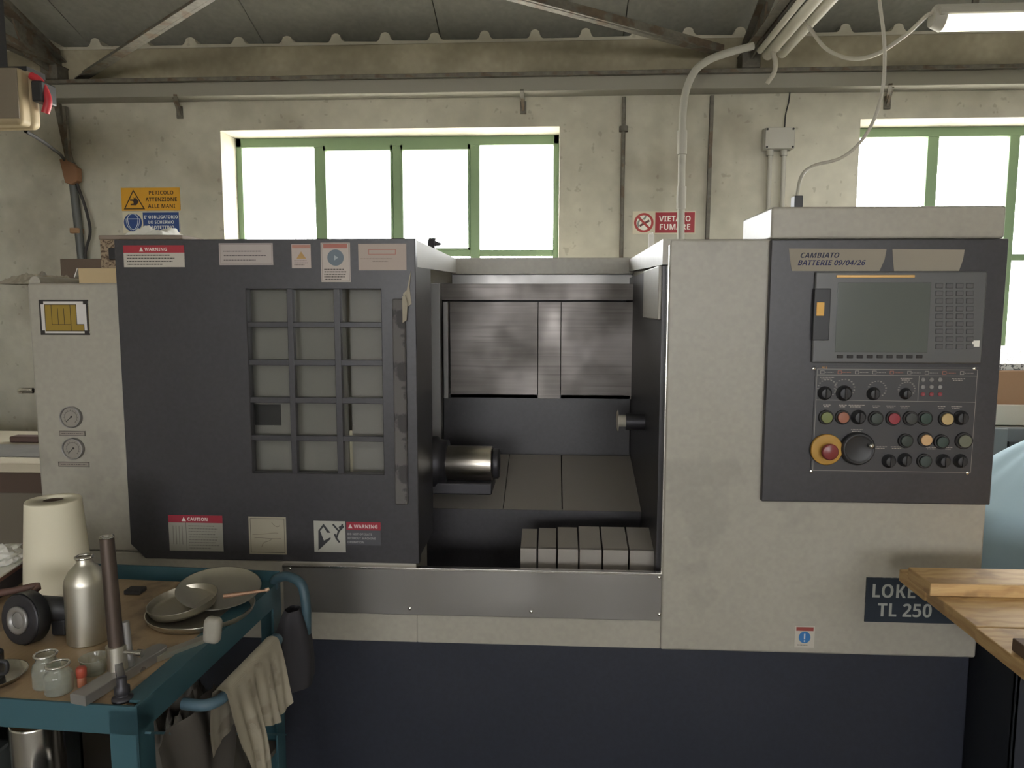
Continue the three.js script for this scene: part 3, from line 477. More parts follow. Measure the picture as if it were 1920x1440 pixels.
  // ----- stickers on the door -----
  const zs = zd + 0.0005, lines = (g, x, y, w, n, dy, col, lw) => { g.strokeStyle = col; g.lineWidth = lw; for (let k = 0; k < n; k++) { g.setLineDash([9, 3, 15, 4, 6, 3, 20, 5]); g.lineDashOffset = k * 7; g.beginPath(); g.moveTo(x, y + k * dy); g.lineTo(x + w * (k === n - 1 ? 0.72 : 0.86 + 0.14 * ((k * 37 % 10) / 10)), y + k * dy); g.stroke(); } g.setLineDash([]); };
  const head = (g, w, h, bh, text, bg = '#9d2733', body = '#b3aca0') => { g.fillStyle = body; g.fillRect(0, 0, w, h); g.fillStyle = bg; g.fillRect(0, 0, w, bh); g.fillStyle = '#d8cfc6'; const f = Math.round(bh * 0.62); g.font = 'bold ' + f + 'px sans-serif'; g.textBaseline = 'middle'; g.textAlign = 'left'; const tw = g.measureText(text).width, x = (w - tw) / 2 + f * 0.5; g.fillText(text, x, bh * 0.54); g.beginPath(); g.moveTo(x - f * 0.75, bh * 0.22); g.lineTo(x - f * 0.28, bh * 0.82); g.lineTo(x - f * 1.22, bh * 0.82); g.closePath(); g.fill(); };
  const sticker = (c, label, w, h, draw) => part(door, 'sticker', plate(zs, ...c, 0.001), printed(w, h, draw, 0.6), label);
  sticker([232, 460, 346, 501], 'red headed warning sticker with black text lines', 684, 246, (g, w, h) => { head(g, w, h, 84, 'WARNING'); g.font = 'bold 24px sans-serif'; lines(g, 36, 112, 560, 4, 34, '#3b3734', 12); });
  sticker([411, 456, 512, 497], 'pale sticker with three printed lines', 606, 246, (g, w, h) => { g.fillStyle = '#a79d98'; g.fillRect(0, 0, w, h); g.strokeStyle = '#8b817d'; g.lineWidth = 6; g.strokeRect(14, 14, w - 28, h - 28); lines(g, 50, 90, 500, 3, 50, '#4c4546', 9); });
  sticker([547, 458, 583, 503], 'small pale sticker with an orange triangle', 240, 300, (g, w, h) => { g.fillStyle = '#b0a29b'; g.fillRect(0, 0, w, h); g.fillStyle = '#a9796a'; g.fillRect(8, 8, w - 16, 40); g.fillStyle = '#a8854f'; g.beginPath(); g.moveTo(120, 90); g.lineTo(180, 180); g.lineTo(60, 180); g.closePath(); g.fill(); lines(g, 30, 206, 180, 3, 26, '#6a5f5b', 8); });  // orange muted in the print to follow lens haze over the upper door
  sticker([602, 455, 657, 529], 'tall sticker with a grey-blue round symbol', 330, 444, (g, w, h) => { g.fillStyle = '#b3a8a0'; g.fillRect(0, 0, w, h); g.fillStyle = '#a5675c'; g.fillRect(30, 14, w - 60, 48); g.strokeStyle = '#7d746e'; g.lineWidth = 5; g.strokeRect(14, 10, w - 28, h - 22); g.fillStyle = '#66717a'; g.beginPath(); g.arc(165, 168, 92, 0, 7); g.fill(); g.fillStyle = '#9aa2a6'; g.beginPath(); g.moveTo(150, 140); g.lineTo(196, 168); g.lineTo(150, 200); g.closePath(); g.fill(); lines(g, 34, 300, 262, 5, 28, '#45403d', 11); });
  sticker([672, 457, 762, 507], 'muted beige sticker with an orange outlined bar', 540, 300, (g, w, h) => { g.fillStyle = '#a8998f'; g.fillRect(0, 0, w, h); g.strokeStyle = '#a0645a'; g.lineWidth = 7; g.strokeRect(118, 66, 300, 52); lines(g, 20, 168, 500, 1, 20, '#7b6d66', 7); lines(g, 160, 200, 240, 1, 20, '#7b6d66', 7); });
  sticker([317, 966, 418, 1033], 'red headed caution sticker with a two column table', 606, 402, (g, w, h) => { head(g, w, h, 84, 'CAUTION', '#8f1f31', '#8d8a80'); g.strokeStyle = '#55524c'; g.lineWidth = 5; g.beginPath(); g.moveTo(196, 84); g.lineTo(196, h); g.stroke(); lines(g, 222, 120, 340, 9, 31, '#5f5c55', 8); for (let k = 0; k < 4; k++) { g.strokeStyle = '#6b675f'; g.beginPath(); g.moveTo(50 + k * 34, 120); g.lineTo(50 + k * 34, 330); g.stroke(); } });
  sticker([467, 969, 537, 1039], 'square beige sticker with a thin line drawing', 420, 420, (g, w, h) => { g.fillStyle = '#97907f'; g.fillRect(0, 0, w, h); g.strokeStyle = '#46403a'; g.lineWidth = 5; g.strokeRect(20, 20, w - 40, h - 40); g.strokeStyle = '#6d6458'; g.lineWidth = 5; for (const q of [[40, 200, 200, 200, 260, 170, 330, 180], [60, 240, 150, 230, 250, 250, 360, 240], [260, 60, 300, 120, 340, 120, 350, 90], [140, 340, 160, 250, 220, 300, 260, 240]]) { g.beginPath(); g.moveTo(q[0], q[1]); g.bezierCurveTo(q[2], q[3], q[4], q[5], q[6], q[7]); g.stroke(); } });
  sticker([589, 977, 648, 1035], 'white pictogram sticker of a falling figure beside a door', 354, 348, (g, w, h) => { g.fillStyle = '#a2a097'; g.fillRect(0, 0, w, h); g.fillStyle = '#2b2c2f'; g.beginPath(); g.moveTo(50, 110); g.lineTo(110, 30); g.lineTo(186, 130); g.lineTo(150, 130); g.lineTo(110, 66); g.lineTo(70, 112); g.lineTo(110, 220); g.lineTo(186, 180); g.lineTo(186, 200); g.lineTo(46, 330); g.closePath(); g.fill(); g.strokeStyle = '#2b2c2f'; g.lineWidth = 20; g.lineCap = 'round'; for (const q of [[220, 40, 280, 110], [330, 60, 280, 110], [280, 110, 250, 190], [250, 190, 236, 150], [250, 190, 280, 230], [300, 90, 320, 40]]) { g.beginPath(); g.moveTo(q[0], q[1]); g.lineTo(q[2], q[3]); g.stroke(); } g.beginPath(); g.arc(296, 70, 16, 0, 7); g.fill(); });
  sticker([650, 979, 714, 1022], 'red headed warning sticker on black', 390, 264, (g, w, h) => { g.fillStyle = '#47474b'; g.fillRect(0, 0, w, h); g.fillStyle = '#8f1f31'; g.fillRect(0, 0, w, 92); g.fillStyle = '#c9b9b6'; g.font = 'bold 56px sans-serif'; g.textBaseline = 'middle'; g.textAlign = 'center'; g.fillText('WARNING', 222, 50, 290); g.beginPath(); g.moveTo(44, 24); g.lineTo(70, 72); g.lineTo(18, 72); g.closePath(); g.fill(); g.textAlign = 'left'; g.font = 'bold 34px sans-serif'; g.fillStyle = '#8b8a8b'; g.fillText('DO NOT OPERATE', 8, 138, 330); g.fillText('WITHOUT MACHINE', 8, 186, 350); g.fillText('OPERATION', 8, 232, 220); });

  // ----- control console -----
  const zc = F + 0.02, cx0 = 0.637, cx1 = 1.31, cyT = 1.793, cyB = 1.007;
  const con = part(L, 'control_console', bx(cx0, cx1, cyB, cyT, F - 0.002, zc, 0.004), M.dark, 'charcoal control console');
  part(L, 'console_hood', bx(cx0, cx1 - 0.008, 1.795, 1.888, -2.572, F + 0.012, 0.008), P, 'beige hood over the console');
  part(con, 'cable_plug', bx(uz(1486, 380, -2.45).x, uz(1502, 380, -2.45).x, 1.886, uz(1495, 368, -2.45).y, -2.47, -2.43, 0.003), M.black);
  // display unit
  const dsp = part(con, 'display_bezel', bx(uz(1523, 600, zc).x, uz(1842, 600, zc).x, uz(1680, 681, zc).y, uz(1680, 509, zc).y, zc - 0.001, zc + 0.012, 0.006), std([0.10, 0.10, 0.10], 0.35), 'grey display unit');
  part(dsp, 'screen', bx(uz(1565, 600, zc).x, uz(1738, 600, zc).x, uz(1650, 660, zc).y, uz(1650, 530, zc).y, zc + 0.010, zc + 0.0135, 0.001), std([0.105, 0.115, 0.104], 0.2), 'unlit glossy screen');
  part(dsp, 'metal_strip', bx(uz(1565, 518, zc).x, uz(1711, 518, zc).x, uz(1640, 521, zc).y, uz(1640, 516, zc).y, zc + 0.01, zc + 0.015, 0.001), std([0.55, 0.33, 0.12], 0.4, 0.5), 'gold coloured strip');
  part(dsp, 'card_slot', bx(uz(1521, 600, zc).x, uz(1552, 600, zc).x, uz(1535, 638, zc).y, uz(1535, 541, zc).y, zc + 0.008, zc + 0.018, 0.003), M.black, 'black card slot cover');
  part(dsp, 'card_tag', bx(uz(1527, 578, zc).x, uz(1541, 578, zc).x, uz(1535, 592, zc).y, uz(1535, 567, zc).y, zc + 0.017, zc + 0.02, 0.001), std([0.72, 0.40, 0.08], 0.5), 'orange tag');
  part(dsp, 'corner_label', bx(uz(1818, 643, zc).x, uz(1832, 643, zc).x, uz(1825, 650, zc).y, uz(1825, 638, zc).y, zc + 0.011, zc + 0.0135, 0.0008), M.white, 'small pale label');
  for (let r = 0; r < 9; r++) for (let c = 0; c < 4; c++) { const k = uz(1757 + c * 19, 536 + r * 14.2, zc); part(dsp, 'key', bx(k.x - 0.0105, k.x + 0.0105, k.y - 0.0075, k.y + 0.0075, zc + 0.01, zc + 0.0145, 0.002), std([0.082, 0.08, 0.08], 0.5)); }
  for (let c = 0; c < 9; c++) { const k = uz(1572 + c * 18.5, 668, zc); part(dsp, 'soft_key', bx(k.x - 0.009, k.x + 0.009, k.y - 0.005, k.y + 0.005, zc + 0.01, zc + 0.0145, 0.002), M.rubber); }
  // tape labels with handwriting
  const tapeM = (draw) => printed(720, 180, (g, w, h) => { g.fillStyle = '#948c7f'; g.fillRect(0, 0, w, h); draw(g); }, 0.9);
  const tape = (c, m, label) => { const gA = uz(c[0], c[1], zc), gB = uz(c[2], c[3], zc), w = gB.x - gA.x, h = gA.y - gB.y; const g = extr([[0, h], [w, h * 0.96], [w * 0.985, h * 0.5], [w * 0.94, 0], [w * 0.04, 0], [w * 0.015, h * 0.55]], 0.0008, 0); const p = g.attributes.position, uv = g.attributes.uv; for (let i = 0; i < p.count; i++) uv.setXY(i, p.getX(i) / w, p.getY(i) / h); part(con, 'tape_label', keep(g.translate(gA.x, gB.y, zc)), m, label); };
  tape([1479, 466, 1660, 508], tapeM((g) => { g.fillStyle = '#2f3246'; g.font = 'italic bold 56px sans-serif'; g.textBaseline = 'alphabetic'; g.fillText('CAMBIATO', 82, 74, 300); g.fillStyle = '#2c2f52'; g.fillText('BATTERIE 09/04/26', 66, 134, 600); }), 'masking tape strip with blue handwriting');
  tape([1673, 467, 1806, 508], tapeM(() => {}), 'blank masking tape strip');
  // operator panel
  const pz = zc + 0.003, pg = part(con, 'operator_panel', plate(zc, 1524, 688, 1829, 888, 0.003), printed(1220, 800, (g, w, h) => {
    g.fillStyle = '#3a393b'; g.fillRect(0, 0, w, h); g.strokeStyle = '#8f8b83'; g.lineWidth = 3.5;
    g.strokeRect(14, 18, w - 28, h - 36); g.beginPath(); g.moveTo(14, 62); g.lineTo(w - 14, 62); g.moveTo(14, 248); g.lineTo(w - 14, 256); g.moveTo(778, 62); g.lineTo(778, 250); g.stroke();
    g.lineWidth = 4; g.strokeStyle = '#8d8780'; for (let k = 0; k < 9; k++) { const x = 40 + k * 130; g.strokeStyle = k % 3 === 1 ? '#9a5b4a' : '#8d8780'; g.strokeRect(x, 30, 26, 22); g.setLineDash([8, 3]); g.beginPath(); g.moveTo(x + 34, 42); g.lineTo(x + 100, 42); g.stroke(); g.setLineDash([]); }
    g.fillStyle = '#7f7b74'; for (const [cx, cy, r] of [[95, 160, 70], [225, 160, 74], [470, 165, 66], [690, 165, 60]]) for (let k = 0; k < 15; k++) { const a = 2.4 + k * 0.34; g.fillRect(cx + r * Math.cos(a) - 6, cy + r * Math.sin(a) * 0.9 - 4, 13, 7); }
    g.lineWidth = 6; g.strokeStyle = '#a09a90'; for (const [x, y, l] of [[70, 286, 60], [190, 286, 60], [262, 286, 120], [440, 290, 60], [545, 290, 70], [650, 290, 70], [930, 290, 60], [1030, 290, 80], [290, 470, 90], [470, 596, 100], [596, 596, 100], [860, 596, 90], [1000, 596, 60], [36, 80, 110], [640, 84, 90], [1020, 84, 100]]) { g.setLineDash([10, 3, 6, 3]); g.beginPath(); g.moveTo(x, y); g.lineTo(x + l, y); g.moveTo(x + l * 0.1, y + 12); g.lineTo(x + l * 0.8, y + 12); g.stroke(); } g.setLineDash([]);
    g.fillStyle = '#b07a35'; g.font = 'bold 24px sans-serif'; g.fillText('ACL', 46, 14);
  }, 0.45), 'black operator panel with printed white outlines');
  for (const [x, y] of [[1526, 691], [1827, 691], [1521, 884], [1814, 887]]) { const c = uz(x, y, pz); part(pg, 'screw', lathe([[0, 0.002], [0.004, 0.0015], [0.005, 0]], 12).rotateX(Math.PI / 2).translate(c.x, c.y, pz), M.chrome); }
  const spin = (prof, c, seg = 28) => lathe(prof, seg).rotateX(Math.PI / 2).translate(c.x, c.y, pz);
  const btn = (x, y, col, r = 0.0175, label) => { const c = uz(x, y, pz), ringo = part(pg, 'button_ring', spin([[0, 0], [r * 1.25, 0], [r * 1.25, 0.006], [r * 1.05, 0.008], [r, 0.006], [0, 0.006]], c), M.rubber); part(ringo, 'button', spin([[0, 0.006], [r * 0.95, 0.006], [r * 0.95, 0.012], [r * 0.85, 0.0135], [0, 0.0135]], c), std(col.map((q) => q * 0.75), 0.45), label); };
  btn(1548, 782, [0.20, 0.23, 0.07], 0.0175, 'olive push button'); btn(1579, 782, [0.38, 0.14, 0.08], 0.0175, 'orange push button'); btn(1674, 784, [0.34, 0.035, 0.05], 0.0175, 'red push button'); btn(1773, 785, [0.60, 0.44, 0.20], 0.018, 'cream push button'); btn(1734, 824, [0.72, 0.46, 0.22], 0.0175, 'cream push button');
  btn(1641, 784, [0.045, 0.06, 0.05]); btn(1706, 784, [0.05, 0.055, 0.05]); btn(1733, 784, [0.03, 0.06, 0.045]); btn(1697, 826, [0.035, 0.05, 0.04]); btn(1764, 828, [0.035, 0.06, 0.05]); btn(1732, 864, [0.04, 0.06, 0.055]); btn(1806, 826, [0.16, 0.17, 0.12], 0.02, 'grey-green push button');
  const knob = (x, y, r, h = 0.016) => { const c = uz(x, y, pz), k = part(pg, 'selector_knob', spin([[0, 0], [r * 1.3, 0], [r * 1.3, 0.004], [r, 0.005], [r * 0.92, h], [r * 0.8, h + 0.002], [0, h + 0.002]], c), M.black); part(k, 'pointer', bx(c.x - r * 0.16, c.x + r * 0.16, c.y - r * 0.95, c.y + r * 0.95, pz + h, pz + h + 0.006, 0.001), M.rubber); };
  for (const [x, y, r] of [[1546, 737, 0.016], [1582, 737, 0.018], [1637, 738, 0.015], [1697, 738, 0.013], [1609, 782, 0.017], [1801, 783, 0.017], [1666, 864, 0.016], [1696, 862, 0.016], [1768, 864, 0.016], [1800, 864, 0.016]]) knob(x, y, r);
  for (let c = 0; c < 3; c++) { for (const [r, col] of [[0, [0.2, 0.19, 0.18]], [1, [0.25, 0.24, 0.23]], [2, [0.26, 0.05, 0.06]]]) { const k = uz(1730 + c * 16, 712 + r * 13.5, pz); part(pg, 'indicator', spin([[0.0025, 0], [0.0065, 0], [0.0065, 0.003], [0.0045, 0.003], [0.004, 0.0015], [0, 0.0015]], k, 16), std(col, 0.4)); } }
  { // emergency stop and hand wheel
    const c = uz(1548, 842, pz), e = part(pg, 'emergency_stop', spin([[0, 0], [0.047, 0], [0.047, 0.01], [0.044, 0.012], [0.03, 0.012], [0, 0.012]], c, 36), std([0.42, 0.23, 0.035], 0.5), 'yellow emergency stop surround');
    part(e, 'stop_button', spin([[0, 0.012], [0.014, 0.012], [0.014, 0.022], [0.0235, 0.024], [0.0245, 0.032], [0.02, 0.037], [0, 0.038]], { x: c.x + 0.002, y: c.y - 0.003 }, 32), std([0.20, 0.035, 0.035], 0.3), 'dark red mushroom button');
    const w = uz(1606, 840, pz), hw = part(pg, 'hand_wheel', spin([[0, 0], [0.05, 0], [0.05, 0.012], [0.046, 0.02], [0.04, 0.021], [0.036, 0.014], [0.0, 0.013]], w, 48), M.black, 'black hand wheel');
    part(hw, 'crank_knob', spin([[0, 0.013], [0.007, 0.013], [0.006, 0.03], [0.008, 0.034], [0, 0.036]], { x: w.x + 0.03, y: w.y + 0.012 }, 16), M.chrome);
  }
  // name plate and blue sticker on the housing
  part(body, 'name_plate', plate(F, 1622, 1084, 1803, 1167, 0.004), printed(724, 332, (g, w, h) => { g.fillStyle = '#1d2733'; g.fillRect(0, 0, w, h); g.fillStyle = '#a5a69e'; g.textBaseline = 'middle'; g.textAlign = 'left'; g.font = 'bold 138px sans-serif'; g.fillText('LOKE', 36, 98, 440); g.fillText('TL 250', 92, 240, 540); }), 'dark name plate with pale block letters');
  part(body, 'sticker', plate(F, 1490, 1174, 1527, 1214, 0.001), printed(222, 240, (g, w, h) => { g.fillStyle = '#b5afa3'; g.fillRect(0, 0, w, h); g.fillStyle = '#8a3a32'; g.fillRect(14, 10, w - 28, 42); g.fillStyle = '#2d6aa3'; g.beginPath(); g.arc(111, 124, 66, 0, 7); g.fill(); g.fillStyle = '#c9cfd0'; g.fillRect(104, 84, 14, 64); g.beginPath(); g.arc(111, 166, 9, 0, 7); g.fill(); lines(g, 30, 212, 160, 1, 10, '#6d675e', 12); }, 0.6), 'small sticker with a blue disc');
}

// ---------- cloth helpers ----------
function grid(nu, nv, fn) {       // fn(u, v) -> Vector3
  const P = [], I = [], U = [];
  for (let j = 0; j <= nv; j++) for (let i = 0; i <= nu; i++) { const p = fn(i / nu, j / nv); P.push(p.x, p.y, p.z); U.push(i / nu, j / nv); }
  for (let j = 0; j < nv; j++) for (let i = 0; i < nu; i++) { const a = j * (nu + 1) + i, b = a + 1, c = a + nu + 1, d = c + 1; I.push(a, b, d, a, d, c); }
  const g = new THREE.BufferGeometry(); g.setAttribute('position', new THREE.Float32BufferAttribute(P, 3)); g.setAttribute('uv', new THREE.Float32BufferAttribute(U, 2)); g.setIndex(I); g.computeVertexNormals(); return g;
}
function heap(x0, x1, z0, z1, y, h, s, freq = 3, ragged = 0.25) {      // a crumpled cloth lying on a surface
  return grid(36, 24, (u, v) => {
    const e = Math.min(1, Math.min(u, 1 - u, v, 1 - v) * 5), n = fbm(u, v, freq, 4, s), f = Math.abs(fbm(u + 0.3, v, freq * 2, 3, s + 5) - 0.5) * 2;
    const w = 1 + ragged * (fbm(v, u, 4, 2, s + 9) - 0.5);
    return V(x0 + (x1 - x0) * (0.5 + (u - 0.5) * w), y + 0.002 + h * e * (0.25 + 1.1 * n * n + 0.35 * (0.5 - f)), z0 + (z1 - z0) * (0.5 + (v - 0.5) * w));
  });
}
// ---------- things on top of the lathe ----------
{
  const yT = 1.668;
  let z = -2.42, a = uz(143, 503, z), b = uz(236, 503, z);
  const cb = thing('cardboard_box', 'small tan cardboard box on the lathe cabinet top', 'box', [(a.x + b.x) / 2, yT, z - 0.1]);
  part(cb, 'carton', bx(a.x + 0.006, b.x, yT + 0.001, a.y, z - 0.2, z, 0.002), M.cardboard);
  part(cb, 'open_flap', bar(V(a.x, a.y, z - 0.1), V(a.x - 0.012, a.y - 0.03, z - 0.1), 0.19, 0.003, V(1, 0.3, 0)), M.white, 'pale open flap');
  z = -2.62; a = uz(66, 517, z); b = uz(150, 530, z);
  solo('rag', 'crumpled pale rag beside the tan box on the lathe cabinet', 'rag', heap(a.x, b.x, -2.66, -2.4, yT, 0.055, 3), M.cloth);
  z = -2.95; a = uz(112, 485, z); b = uz(192, 515, z);
  solo('wooden_box', 'dark brown box behind the tan box on the lathe cabinet', 'box', bx(a.x, b.x, yT + 0.001, a.y, z - 0.22, z, 0.003), std([0.12, 0.085, 0.06], 0.8));
  z = -2.8; a = uz(74, 508, z); b = uz(112, 515, z);
  solo('folded_sack', 'flat grey folded sack left of the brown box', 'sack', heap(a.x, b.x - 0.01, -2.92, -2.72, yT, 0.06, 23, 3, 0), std([0.26, 0.23, 0.19], 0.95, 0, { side: THREE.DoubleSide }));
  z = -2.72; a = uz(186, 441, z); b = uz(341, 441, z);
  const sp = dataTex(256, (u, v) => { const n = fbm(u, v, 28, 3, 12), m = fbm(u, v, 6, 3, 2); return lerp3([0.60, 0.53, 0.44], [0.33, 0.27, 0.22], sm(0.42, 0.6, n * 0.7 + m * 0.3)); }, 0.2);
  const tb = thing('tool_chest', 'speckled brown chest with black clasp behind the charcoal door', 'chest', [(a.x + b.x) / 2, yT, z - 0.1]);
  part(tb, 'body', bx(a.x, b.x, yT + 0.001, a.y - 0.016, z - 0.25, z, 0.003), std('#ffffff', 0.9, 0, { map: sp }));
  part(tb, 'lid', bx(a.x - 0.003, b.x + 0.002, a.y - 0.016, a.y, z - 0.253, z + 0.003, 0.004), std([0.24, 0.19, 0.15], 0.8));
  const q = uz(216, 476, z); part(tb, 'clasp', bx(q.x - 0.02, q.x + 0.015, q.y - 0.022, q.y + 0.022, z, z + 0.012, 0.004), M.black);
  const r0 = uz(226, 440, z), r1 = uz(300, 440, z);
  solo('rag', 'white crumpled rag lying on the speckled chest', 'rag', heap(r0.x, r1.x, z - 0.22, z - 0.02, a.y + 0.001, 0.04, 15), std([0.82, 0.80, 0.74], 0.95, 0, { side: THREE.DoubleSide }));
  const p0 = uz(812, 455, -3.6); const al = thing('signal_horn', 'small dark horn on the lathe top before the wide window', 'horn', [p0.x, 1.79, -3.6]);
  part(al, 'body', cyl([p0.x - 0.022, p0.y, -3.6], [p0.x + 0.012, p0.y - 0.004, -3.6], 0.022, 0.026), M.darkSteel); part(al, 'cone', cyl([p0.x + 0.01, p0.y - 0.004, -3.6], [p0.x + 0.038, p0.y - 0.008, -3.6], 0.014, 0.005), M.darkSteel); part(al, 'stem', cyl([p0.x - 0.005, 1.79, -3.6], [p0.x - 0.005, p0.y, -3.6], 0.008), M.darkSteel);
  const w0 = uz(1221, 452, -3.2); solo('short_post', 'short white post on the lathe top below the no smoking sign', 'post', [bx(w0.x - 0.012, w0.x + 0.012, 1.79, w0.y + 0.03, -3.21, -3.19, 0.004), cyl([w0.x, w0.y + 0.028, -3.2], [w0.x, w0.y + 0.036, -3.2], 0.008)], M.white);
}
// ---------- bench by the left wall ----------
{
  const y = 0.95, x1 = -1.86, z0 = -3.62, z1 = -2.86;
  const w = thing('workbench', 'old wooden workbench against the wall beside the lathe cabinet', 'workbench', [-2.9, 0, -3.2]);
  part(w, 'top', bx(-4.0, x1, y - 0.04, y, z0, z1, 0.006), std([0.50, 0.44, 0.33], 0.8));
  part(w, 'front_rail', bx(-3.95, x1 - 0.05, y - 0.13, y - 0.04, z1 - 0.06, z1 - 0.02, 0.003), std([0.085, 0.055, 0.04], 0.8));
  part(w, 'cabinet', bx(-3.9, x1 - 0.1, 0.0, y - 0.13, z0 + 0.04, z1 - 0.05, 0.004), std([0.17, 0.145, 0.11], 0.8));
  const s0 = uy(0, 838, y), s1 = uy(70, 842, y);
  solo('metal_sheet', 'flat grey metal sheet lying on the wooden workbench', 'sheet', bx(-3.0, -2.12, y + 0.0005, y + 0.003, -3.25, -2.98).rotateY(0.0), M.steelDull);
  const t = uy(8, 845, y); solo('wooden_block', 'dark brown block lying on the workbench behind the metal sheet', 'block', bx(t.x - 0.12, t.x + 0.07, y, y + 0.03, -3.36, -3.30, 0.008), std([0.10, 0.06, 0.05], 0.7));
}
// ---------- teal cart ----------
const CY = 0.85, cartAt = V(-0.772, 0, -1.262), cartTurn = -3 * D2R;
{
  const c = thing('tool_cart', 'teal steel cart with a stained wooden top in front of the lathe', 'cart', [cartAt.x, 0, cartAt.z], undefined, true); c.rotation.y = cartTurn;
  const X = -1.05, Z = -0.64;
  part(c, 'board', bx(X + 0.03, -0.03, CY - 0.018, CY, Z + 0.03, -0.006, 0.002), M.board, 'stained brown wooden top');
  part(c, 'front_rail', bx(X, 0, CY - 0.055, CY + 0.002, -0.006, 0.0, 0.001), M.teal);
  part(c, 'back_rail', bx(X, 0, CY - 0.03, CY + 0.03, Z, Z + 0.006, 0.001), M.teal);
  part(c, 'side_rail', [bx(-0.006, 0, CY - 0.055, CY + 0.004, Z, 0, 0.001), bx(-0.045, -0.004, CY - 0.002, CY + 0.004, Z, -0.02, 0.001)], M.teal);
  part(c, 'side_rail', bx(X, X + 0.03, CY - 0.055, CY + 0.004, Z, 0, 0.001), M.teal);
  for (const [x, z] of [[-0.058, 0], [X, 0], [-0.058, Z], [X, Z]]) { const s = z === 0 ? -1 : 1, lx = x === X ? X : -0.006; part(c, 'leg', [bx(x, x + 0.058, 0.0, CY - 0.005, z, z + s * 0.005, 0.001), bx(lx, lx + 0.006, 0.0, CY - 0.005, z, z + s * 0.05, 0.001)], M.teal); }
  part(c, 'shelf', bx(X + 0.01, -0.01, 0.38, 0.395, Z + 0.01, -0.012, 0.002), std([0.07, 0.06, 0.05], 0.8), 'lower wooden shelf');
  part(c, 'shelf_rail', bx(X + 0.05, -0.05, 0.35, 0.41, -0.012, -0.006, 0.001), M.teal);
  // push handle and towel rail on the right hand end
  part(c, 'push_handle', tube([[-0.01, CY - 0.01, Z + 0.02], [-0.005, CY + 0.012, Z + 0.02], [0.03, CY + 0.025, Z + 0.025], [0.075, CY + 0.012, Z + 0.04], [0.09, CY - 0.03, Z + 0.05], [0.09, CY - 0.12, Z + 0.05]], 0.013, 50), std([0.035, 0.07, 0.09], 0.5), 'curved dark teal push handle');
  part(c, 'towel_rail', [tube([[0.0, CY - 0.075, -0.15], [0.05, CY - 0.075, -0.15], [0.068, CY - 0.075, -0.17], [0.068, CY - 0.075, -0.44]], 0.012, 40)], M.tealLight);
  part(c, 'rail_cap', new THREE.SphereGeometry(0.017, 18, 12).translate(0.068, CY - 0.075, -0.45), M.tealLight, 'pale blue end cap');
  part(c, 'cross_brace', bar(V(-0.003, 0.42, Z + 0.02), V(-0.003, CY - 0.06, -0.02), 0.004, 0.03, V(1, 0, 0)), M.teal);
}
const cartP = (x, y, z) => V(x, y, z).applyAxisAngle(V(0, 1, 0), cartTurn).add(cartAt);
// cloths on the rail
function railCloth(za, zb, front, back, amp, folds, s, out = 0.085) {
  return grid(48, 40, (u, v) => {
    const z = za + (zb - za) * u, L0 = front(u), L1 = back(u), t = v * (L0 + L1 + 0.04) - L0, yTop = CY - 0.06, f = amp * (Math.sin(u * folds * 6.283 + s) + 0.6 * Math.sin(u * folds * 13.1 + 2 * s + v * 2)) ;
    let x, y; const d = Math.max(0, t < 0 ? -t : t - 0.04), k = Math.min(1, d * 7);
    if (t < 0) { x = 0.068 + 0.017 + f * k + 0.012 * k + 0.12 * d; y = yTop - 0.006 - d; } else if (t > 0.04) { x = 0.068 - 0.016 - Math.min(0.02, d * 0.1) + f * k * 0.3; y = yTop - 0.006 - d; } else { const a = t / 0.04 * Math.PI; x = 0.068 + 0.017 * Math.cos(a); y = yTop - 0.006 + 0.012 * Math.sin(a); }
    const sq = 1 - 0.25 * k * Math.min(1, d * 3); return cartP(x, y, (za + zb) / 2 + (z - (za + zb) / 2) * sq + 0.004 * Math.sin(v * 9 + s));
  });
}
solo('towel', 'stained pale grey towel draped over the cart rail', 'towel', railCloth(-0.43, -0.17, (u) => 0.145 + 0.012 * Math.sin(u * 7) + 0.13 * sm(0.55, 0.66, u) - 0.16 * sm(0.86, 1.0, u), (u) => 0.1 + 0.05 * u, 0.008, 3.2, 1.0), M.cloth);
solo('rag', 'dark grey-brown rag hanging from the cart side below the towel', 'rag', grid(30, 24, (u, v) => cartP(0.022 + 0.010 * Math.sin(u * 14 + v * 3) - 0.01 * v, CY - 0.085 - 0.36 * v, -0.30 + 0.29 * u - 0.02 * Math.sin(v * 5))), std([0.085, 0.075, 0.065], 0.95, 0, { side: THREE.DoubleSide }));
solo('work_bag', 'dark brown cloth bag hanging from the curved cart handle', 'bag', grid(28, 22, (u, v) => { const a = u * 6.2832, r = (0.062 * Math.sqrt(Math.sin(Math.PI * Math.min(1, 0.04 + v * 0.55)))) * (1 + 0.08 * Math.sin(a * 5)); return cartP(0.062 + 0.8 * r * Math.cos(a), CY - 0.045 - 0.20 * v, -0.57 + r * 1.1 * Math.sin(a)); }), std([0.028, 0.026, 0.03], 0.95, 0, { side: THREE.DoubleSide }));

